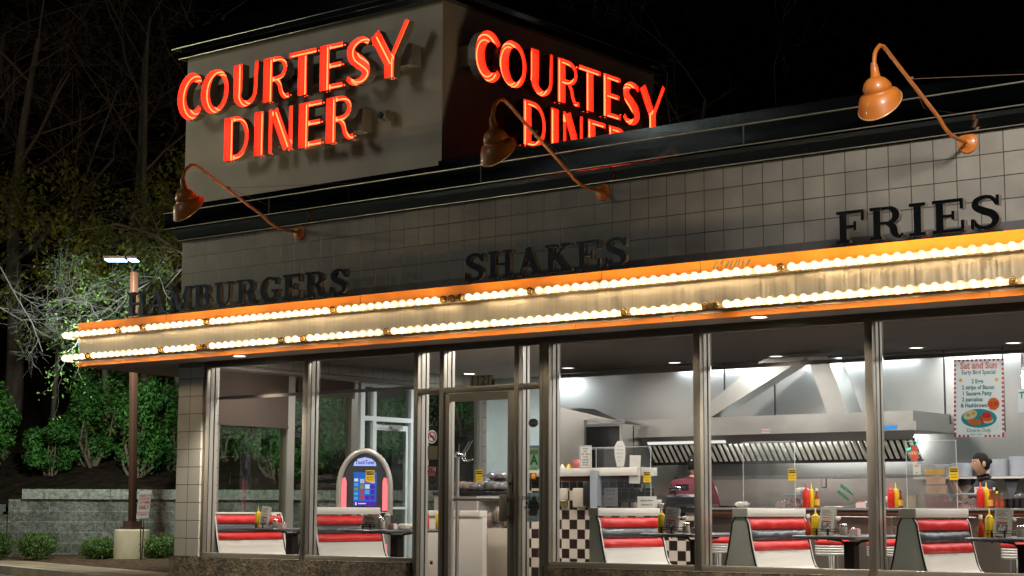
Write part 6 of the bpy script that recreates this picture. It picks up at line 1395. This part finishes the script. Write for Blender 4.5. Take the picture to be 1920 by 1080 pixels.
# lamp pole ------------------------------------------------------------
pb = WD(246, 1055, 30.6); pb.z = 0
t = thing('lot_lamp', 'brown parking lot lamp with lit white heads on a concrete footing', 'street lamp', pb)
g = G(); g.lathe([(.31,-.1),(.31,.62),(.29,.655),(.0,.66)], 28, 0, Matrix.Translation(pb)); part('concrete_base', g, pbr('tan_concrete', (.36,.27,.18), .85, var=.25, vscale=(3,3,1.2), bump=.2, bscale=(60,60,60)), t)
g = G(); g.box(pb.x-.15, pb.x+.15, pb.y-.15, pb.y+.15, .66, .70, 0); g.box(pb.x-.12, pb.x+.12, pb.y-.12, pb.y+.12, .70, .80, 0)
mxp = Matrix.Translation(Vector((pb.x,pb.y,.8))) @ Matrix.Shear('XY', 4, (-.022, -.014)); g.box(-.055, .055, -.055, .055, 0, 4.45, 0, mxp, .008); part('pole', g, MT['pole'], t)
hx = WD(222, 497, 30.6)
MT['lotlens'] = emis('lot_lamp_lens', (.50,.78,1.), 7.)
rt2 = Vector((math.cos(YAW), math.sin(YAW), 0)); fw2 = Vector((-rt2.y, rt2.x, 0))
for k, (px_, wd) in enumerate(((217, .19), (250, .09))):
    c = WD(px_, 497.5, 30.5); g = G(); c.z = 5.36
    def hb(g, w0, w1, d0, d1, z0, z1, m):
        vs = [c+rt2*a+fw2*b_+Vector((0,0,z)) for z in (z0, z1) for b_ in (d0, d1) for a in (w0, w1)]; g.add(vs, [(0,2,3,1),(4,5,7,6),(0,1,5,4),(2,6,7,3),(0,4,6,2),(1,3,7,5)], m)
    hb(g, -wd, wd, -.16, .16, .0, .05, 0); hb(g, -wd+.02, wd-.02, -.14, .14, -.02, -.003, 1); part('lamp_head', g, [MT['pole'], MT['lotlens']], t)
# parking sign ------------------------------------------------------------
sp = WD(264, 1062, 29.5); sp.z = .09
t = thing('parking_sign', 'tilted white parking sign with red letters in front of the pole base', 'sign', sp)
c = WD(270, 946, 29.5); u = (rt2+Vector((0,0,.06))).normalized(); v = Vector((0,0,1))*1+rt2*.10; v.normalize(); nrm = u.cross(v)
g = G(); 
for s_ in (-.028,.028): g.tube([sp+rt2*s_*.3, c+rt2*s_-v*.235+fw2*.012], .011, 5)
part('post', g, pbr('sign_post', (.16,.10,.06), .6, .3), t)
g = G(); q = [c+u*a+v*b_+nrm*d for d in (.0,.004) for a, b_ in ((-.105,-.235),(.105,-.235),(.105,.235),(-.105,.235))]; g.add(q, [(0,3,2,1),(4,5,6,7),(0,1,5,4),(1,2,6,5),(2,3,7,6),(3,0,4,7)], 0)
for s_, dz, sz, sx_ in (('PARKING FOR',.155,.050,.62),('COURTESY',.095,.052,.72),('CUSTOMERS',.035,.050,.68),('ONLY',-.045,.090,.72),('VIOLATORS WILL BE TOWED',-.135,.026,.62),("AT OWNER'S EXPENSE",-.17,.026,.62)): g.text(s_, sz, c+v*dz+nrm*.006, u, v, 1, off=.03, sx=sx_)
part('plate', g, [pbr('sign_white', (.66,.68,.72), .4), MT['dred']], t)
# trees ------------------------------------------------------------
def branch(g, r_, p, d, l, rad_, depth, tips, curl=.35, split=(2,3), n=5, droop=0.):
    pts = [p.copy()]; dd = d.copy()
    for i in range(n):
        dd = (dd+Vector((r_.gauss(0,curl), r_.gauss(0,curl), r_.gauss(0,curl*.7)-droop))*.35).normalized(); pts.append(pts[-1]+dd*l/n)
    rs = [rad_*(1-.6*i/n) for i in range(n+1)]; g.tube(pts, rs, 6 if depth > 2 else (5 if depth > 1 else 3), 0, True, False)
    if depth <= 1: tips.append((pts[-1], dd)); tips.append((pts[n//2], dd))
    if depth > 0:
        for k in range(r_.randint(*split)+(1 if depth > 1 else 0)):
            i = r_.randint(max(1, n-3), n); q = (dd+Vector((r_.gauss(0,.75), r_.gauss(0,.75), r_.gauss(0,.6)))).normalized(); branch(g, r_, pts[i], q, l*r_.uniform(.5,.78), max(.003, rs[i]*.62), depth-1, tips, curl, split, n, droop)
def tree(name, label, base, h, rad_, seed, depth=5, leafn=0, leafm=None, lsz=.07, bark='bark', grp=None, lean=(0,0), spread=(.9,.9,.7), first=.35, nb=6, bark2=None):
    r_ = random.Random(seed); t = thing(name, label, 'tree', base, grp); b = Vector(base); g = G(); tr = [b-Vector((0,0,.3))]; d = Vector((lean[0], lean[1], 1)).normalized()
    n = 9
    for i in range(n): d = (d+Vector((r_.gauss(0,.05), r_.gauss(0,.05), .02))).normalized(); tr.append(tr[-1]+d*h/n)
    rs = [rad_*(1-.75*i/n) for i in range(n+1)]; g.tube(tr, rs, 10, 0, True, False); part('trunk', g, MT[bark], t)
    g = G(); tips = []
    for k in range(nb):
        f_ = first+(1-first)*k/nb; i = min(n, max(1, int(f_*n)+1)); a = r_.uniform(0,6.28); q = Vector((math.cos(a)*spread[0], math.sin(a)*spread[1], spread[2])).normalized(); branch(g, r_, tr[i], q, h*.36*(1.15-f_*.4), rs[i]*.45, depth, tips)
    part('branches', g, MT[bark2 or bark], t)
    if leafn:
        g = G(); per = max(1, leafn//len(tips))
        for p, dd in tips: leaves(g, r_, p, per, (.34,.34,.30), lsz, 0, .1)
        part('crown', g, leafm, t)
    return t
specs = [(15,'large dark bare tree at the left edge',40.5,9.5,.24,(0,0),4),(95,'slim pale bare tree trunk left of the shrubs',38,8.5,.06,(.02,.02),4),(205,'bare tree rising behind the lamp',43,10.5,.15,(0,0),4),(268,'lit grey trunk of a bare tree behind the pole',38.5,9.5,.13,(0,0),3),(300,'dark bare tree behind the tower corner',46,11,.16,(0,0),4),(-60,'bare tree beyond the left edge',42,10,.18,(.05,0),4)]
for i, (px_, lb, d, h, rd_, ln_, dp) in enumerate(specs):
    p = WD(px_, 905, d); tree('bare_tree', lb, (p.x, p.y, 1.9+(d-35)*.18), h, rd_, 100+i, dp, bark='bark', bark2='twigd', grp='bare trees on the bank', lean=ln_, nb=7, first=.3)
p = WD(250, 900, 36); tree('leafy_tree', 'tree with small yellow-green leaves reaching behind the lamp toward the tower', (p.x+.6, p.y+1, 1.8), 5.6, .13, 7, 3, 6500, MT['leaf_t'], .075, 'bark', None, (-.12,-.05), (1,1,.35), .35, 9, 'twigd')
p = WD(130, 900, 37); tree('leafy_tree', 'thin leafy tree left of the lamp head', (p.x, p.y+1, 1.9), 6.0, .10, 17, 3, 3800, MT['leaf_t'], .07, 'bark', None, (.05,0), (1,1,.3), .4, 7, 'twigd')
# low hanging lit branches under the lamp
def spray(label, pts_px, d, seed, leafn, nm='overhanging_branch', n_=5, m='twig', depth=3, lf=True, rad_=.014):
    r_ = random.Random(seed); a = WD(*pts_px[0], d); t = thing(nm, label, 'branch', a, 'lit branches around the lamp'); g = G(); tips = []
    P_ = [WD(px_, py_, d+r_.uniform(-.3,.3)) for px_, py_ in pts_px]; g.tube(P_, [rad_*(1-.6*i/len(P_)) for i in range(len(P_))], 5)
    for k in range(n_):
        i = r_.randint(0, len(P_)-2); q = (P_[i+1]-P_[i]).normalized(); s_ = P_[i].lerp(P_[i+1], r_.random()); q = (q+Vector((r_.gauss(0,.7), r_.gauss(0,.5), r_.gauss(0,.8)))).normalized(); branch(g, r_, s_, q, r_.uniform(.45,.95), rad_*.5, depth, tips, .6)
    part('twigs', g, MT[m], t)
    if leafn:
        g = G()
        for p, dd in tips: leaves(g, r_, p, max(1, leafn//len(tips)), (.16,.16,.14), .034, 0, .1)
        part('leaves', g, MT['leaf_y'], t)
spray('pale bare branch hanging low left of the marquee end', [(-20,565),(40,600),(95,598),(150,590)], 32.8, 1, 0, n_=9, depth=3)
spray('pale bare branches left of the lamp above the marquee', [(20,540),(70,575),(120,560),(170,550)], 33.0, 2, 60, n_=8, depth=3)
spray('pale bare twigs curling down at the far left', [(0,500),(30,555),(60,605),(80,660)], 32.4, 3, 0, n_=6, depth=2)
spray('lit leafy branch right under the lamp', [(300,520),(262,540),(225,560),(190,590)], 33.0, 4, 800, n_=13, depth=2)
spray('lit leafy branch between the lamp and the diner corner', [(345,500),(310,540),(280,560),(240,580)], 33.4, 5, 900, n_=13, depth=2)
spray('small leafy sprig by the marquee corner', [(190,600),(160,615),(140,650),(110,670)], 30.6, 6, 260, n_=5, depth=1)
spray('long brown branch crossing behind the orange lamp', [(350,480),(290,440),(220,420),(150,432)], 33.2, 8, 500, n_=9, m='twigd', depth=2, rad_=.03)
# trees behind the diner, barely lit
for i, (px_, d, h) in enumerate(((1262,46,11),(1330,48,9),(1420,50,10),(1500,52,8),(980,44,9))):
    p = WD(px_, 905, d); tree('dark_tree', ['bare dark tree right behind the neon sign','bare dark tree in the middle behind the roof','bare dark tree behind the roof, third from the sign','bare dark tree farthest right behind the roof','bare dark tree hidden behind the tower'][i], (p.x, p.y, 1.5), h, .15, 200+i, 4, bark='bark', bark2='twigd', grp='dark trees behind the roof', nb=7)
# ================================================================== LIGHT
w = bpy.data.worlds.new('World'); scene.world = w; w.use_nodes = True; t = w.node_tree; bg = t.nodes['Background']
sky = t.nodes.new('ShaderNodeTexSky'); sky.sky_type = 'NISHITA'; sky.sun_disc = False; sky.sun_elevation = rad(-4); sky.sun_rotation = rad(120); t.links.new(sky.outputs[0], bg.inputs[0]); bg.inputs[1].default_value = .010
def light(name, kind, loc, target, col, e, **kw):
    d = bpy.data.lights.new(name, kind); d.color = col; d.energy = e
    for a, b_ in kw.items(): setattr(d, a, b_)
    o = bpy.data.objects.new(name, d); COL.objects.link(o); o.location = loc
    o.rotation_euler = (Vector(target)-Vector(loc)).to_track_quat('-Z', 'Y').to_euler(); return o
# moon-low lot light from the front left, as the lamp shadows on the tiles show
light('sun', 'SUN', (-20, -16, 6), Vector((-20, -16, 6))+Vector((2.653, 1.68, -.20)), (.92,1.,.88), .06, angle=rad(.5))
light('lot_flood', 'SPOT', (12.8, -6.0, 6.5), (11.4, 0, 3.75), (1.,.93,.85), 3300, spot_size=rad(66), spot_blend=1., shadow_soft_size=.5)
for x in (1.35, 7.93, 11.2): light('soffit_light', 'SPOT', (x, -.31, MZ0-.012), (x, -.31, 0), (1.,.90,.76), 560, spot_size=rad(116), spot_blend=.5, shadow_soft_size=.06)
light('lot_light_front', 'POINT', (-6.0, -18.0, 13.), (0,0,0), (1.,.97,.88), 1500, shadow_soft_size=3.0)
light('lot_lamp_light', 'SPOT', WD(212, 503, 29.7), WD(223, 1000, 32), (.78,1.,.90), 1600, spot_size=rad(165), spot_blend=.6, shadow_soft_size=.12)
light('lot_light_left', 'POINT', (-7.0, -1.5, 5.5), (0,0,0), (1.,.92,.6), 600, shadow_soft_size=.2)
# inside the diner
for x in (.9, 2.4, 4.4, 6.3, 8.0, 9.7, 11.6): light('dining_light', 'AREA', (x, .72, ZC-.02), (x, .74, 0), (1.,.93,.85), 28, shape='DISK', size=.30)
for x in (1.6, 4.6, 6.4, 8.2, 10.0): light('aisle_light', 'AREA', (x, 2.0, ZC-.02), (x, 2.02, 0), (1.,.94,.86), 20, shape='DISK', size=.30)
for x in (4.2, 6.0, 7.8, 9.6, 11.4): light('kitchen_light', 'AREA', (x, 4.78, ZC-.03), (x, 4.80, 0), (.90,.97,1.), 28, shape='RECTANGLE', size=1.5, size_y=.12)
for x in (4.6, 6.6, 8.6, 10.6): light('kitchen_front_light', 'AREA', (x, 3.3, ZC-.02), (x, 3.32, 0), (1.,.97,.93), 30, shape='DISK', size=.3)
light('entry_light', 'AREA', (1.3, 4.3, ZC-.02), (1.3, 4.32, 0), (.93,.98,1), 34, shape='DISK', size=.3)
light('hood_light', 'AREA', (5.2, 4.22, 1.87), (5.2, 4.75, 1.5), (1,.98,.92), 42, shape='RECTANGLE', size=2.6, size_y=.05)
light('lot_light_rear', 'POINT', (-3.5, 13.0, 5.5), (0,0,0), (.95,1.,.8), 260, shadow_soft_size=.2)
scene.view_settings.view_transform = 'Standard'; scene.view_settings.look = 'None'; scene.view_settings.exposure = 0; scene.view_settings.gamma = 1
scene.cycles.use_denoising = True
scene.cycles.max_bounces = 10; scene.cycles.transparent_max_bounces = 24; scene.cycles.diffuse_bounces = 3; scene.cycles.glossy_bounces = 4; scene.cycles.sample_clamp_indirect = 4.; scene.cycles.blur_glossy = .5; scene.cycles.caustics_reflective = False; scene.cycles.caustics_refractive = False
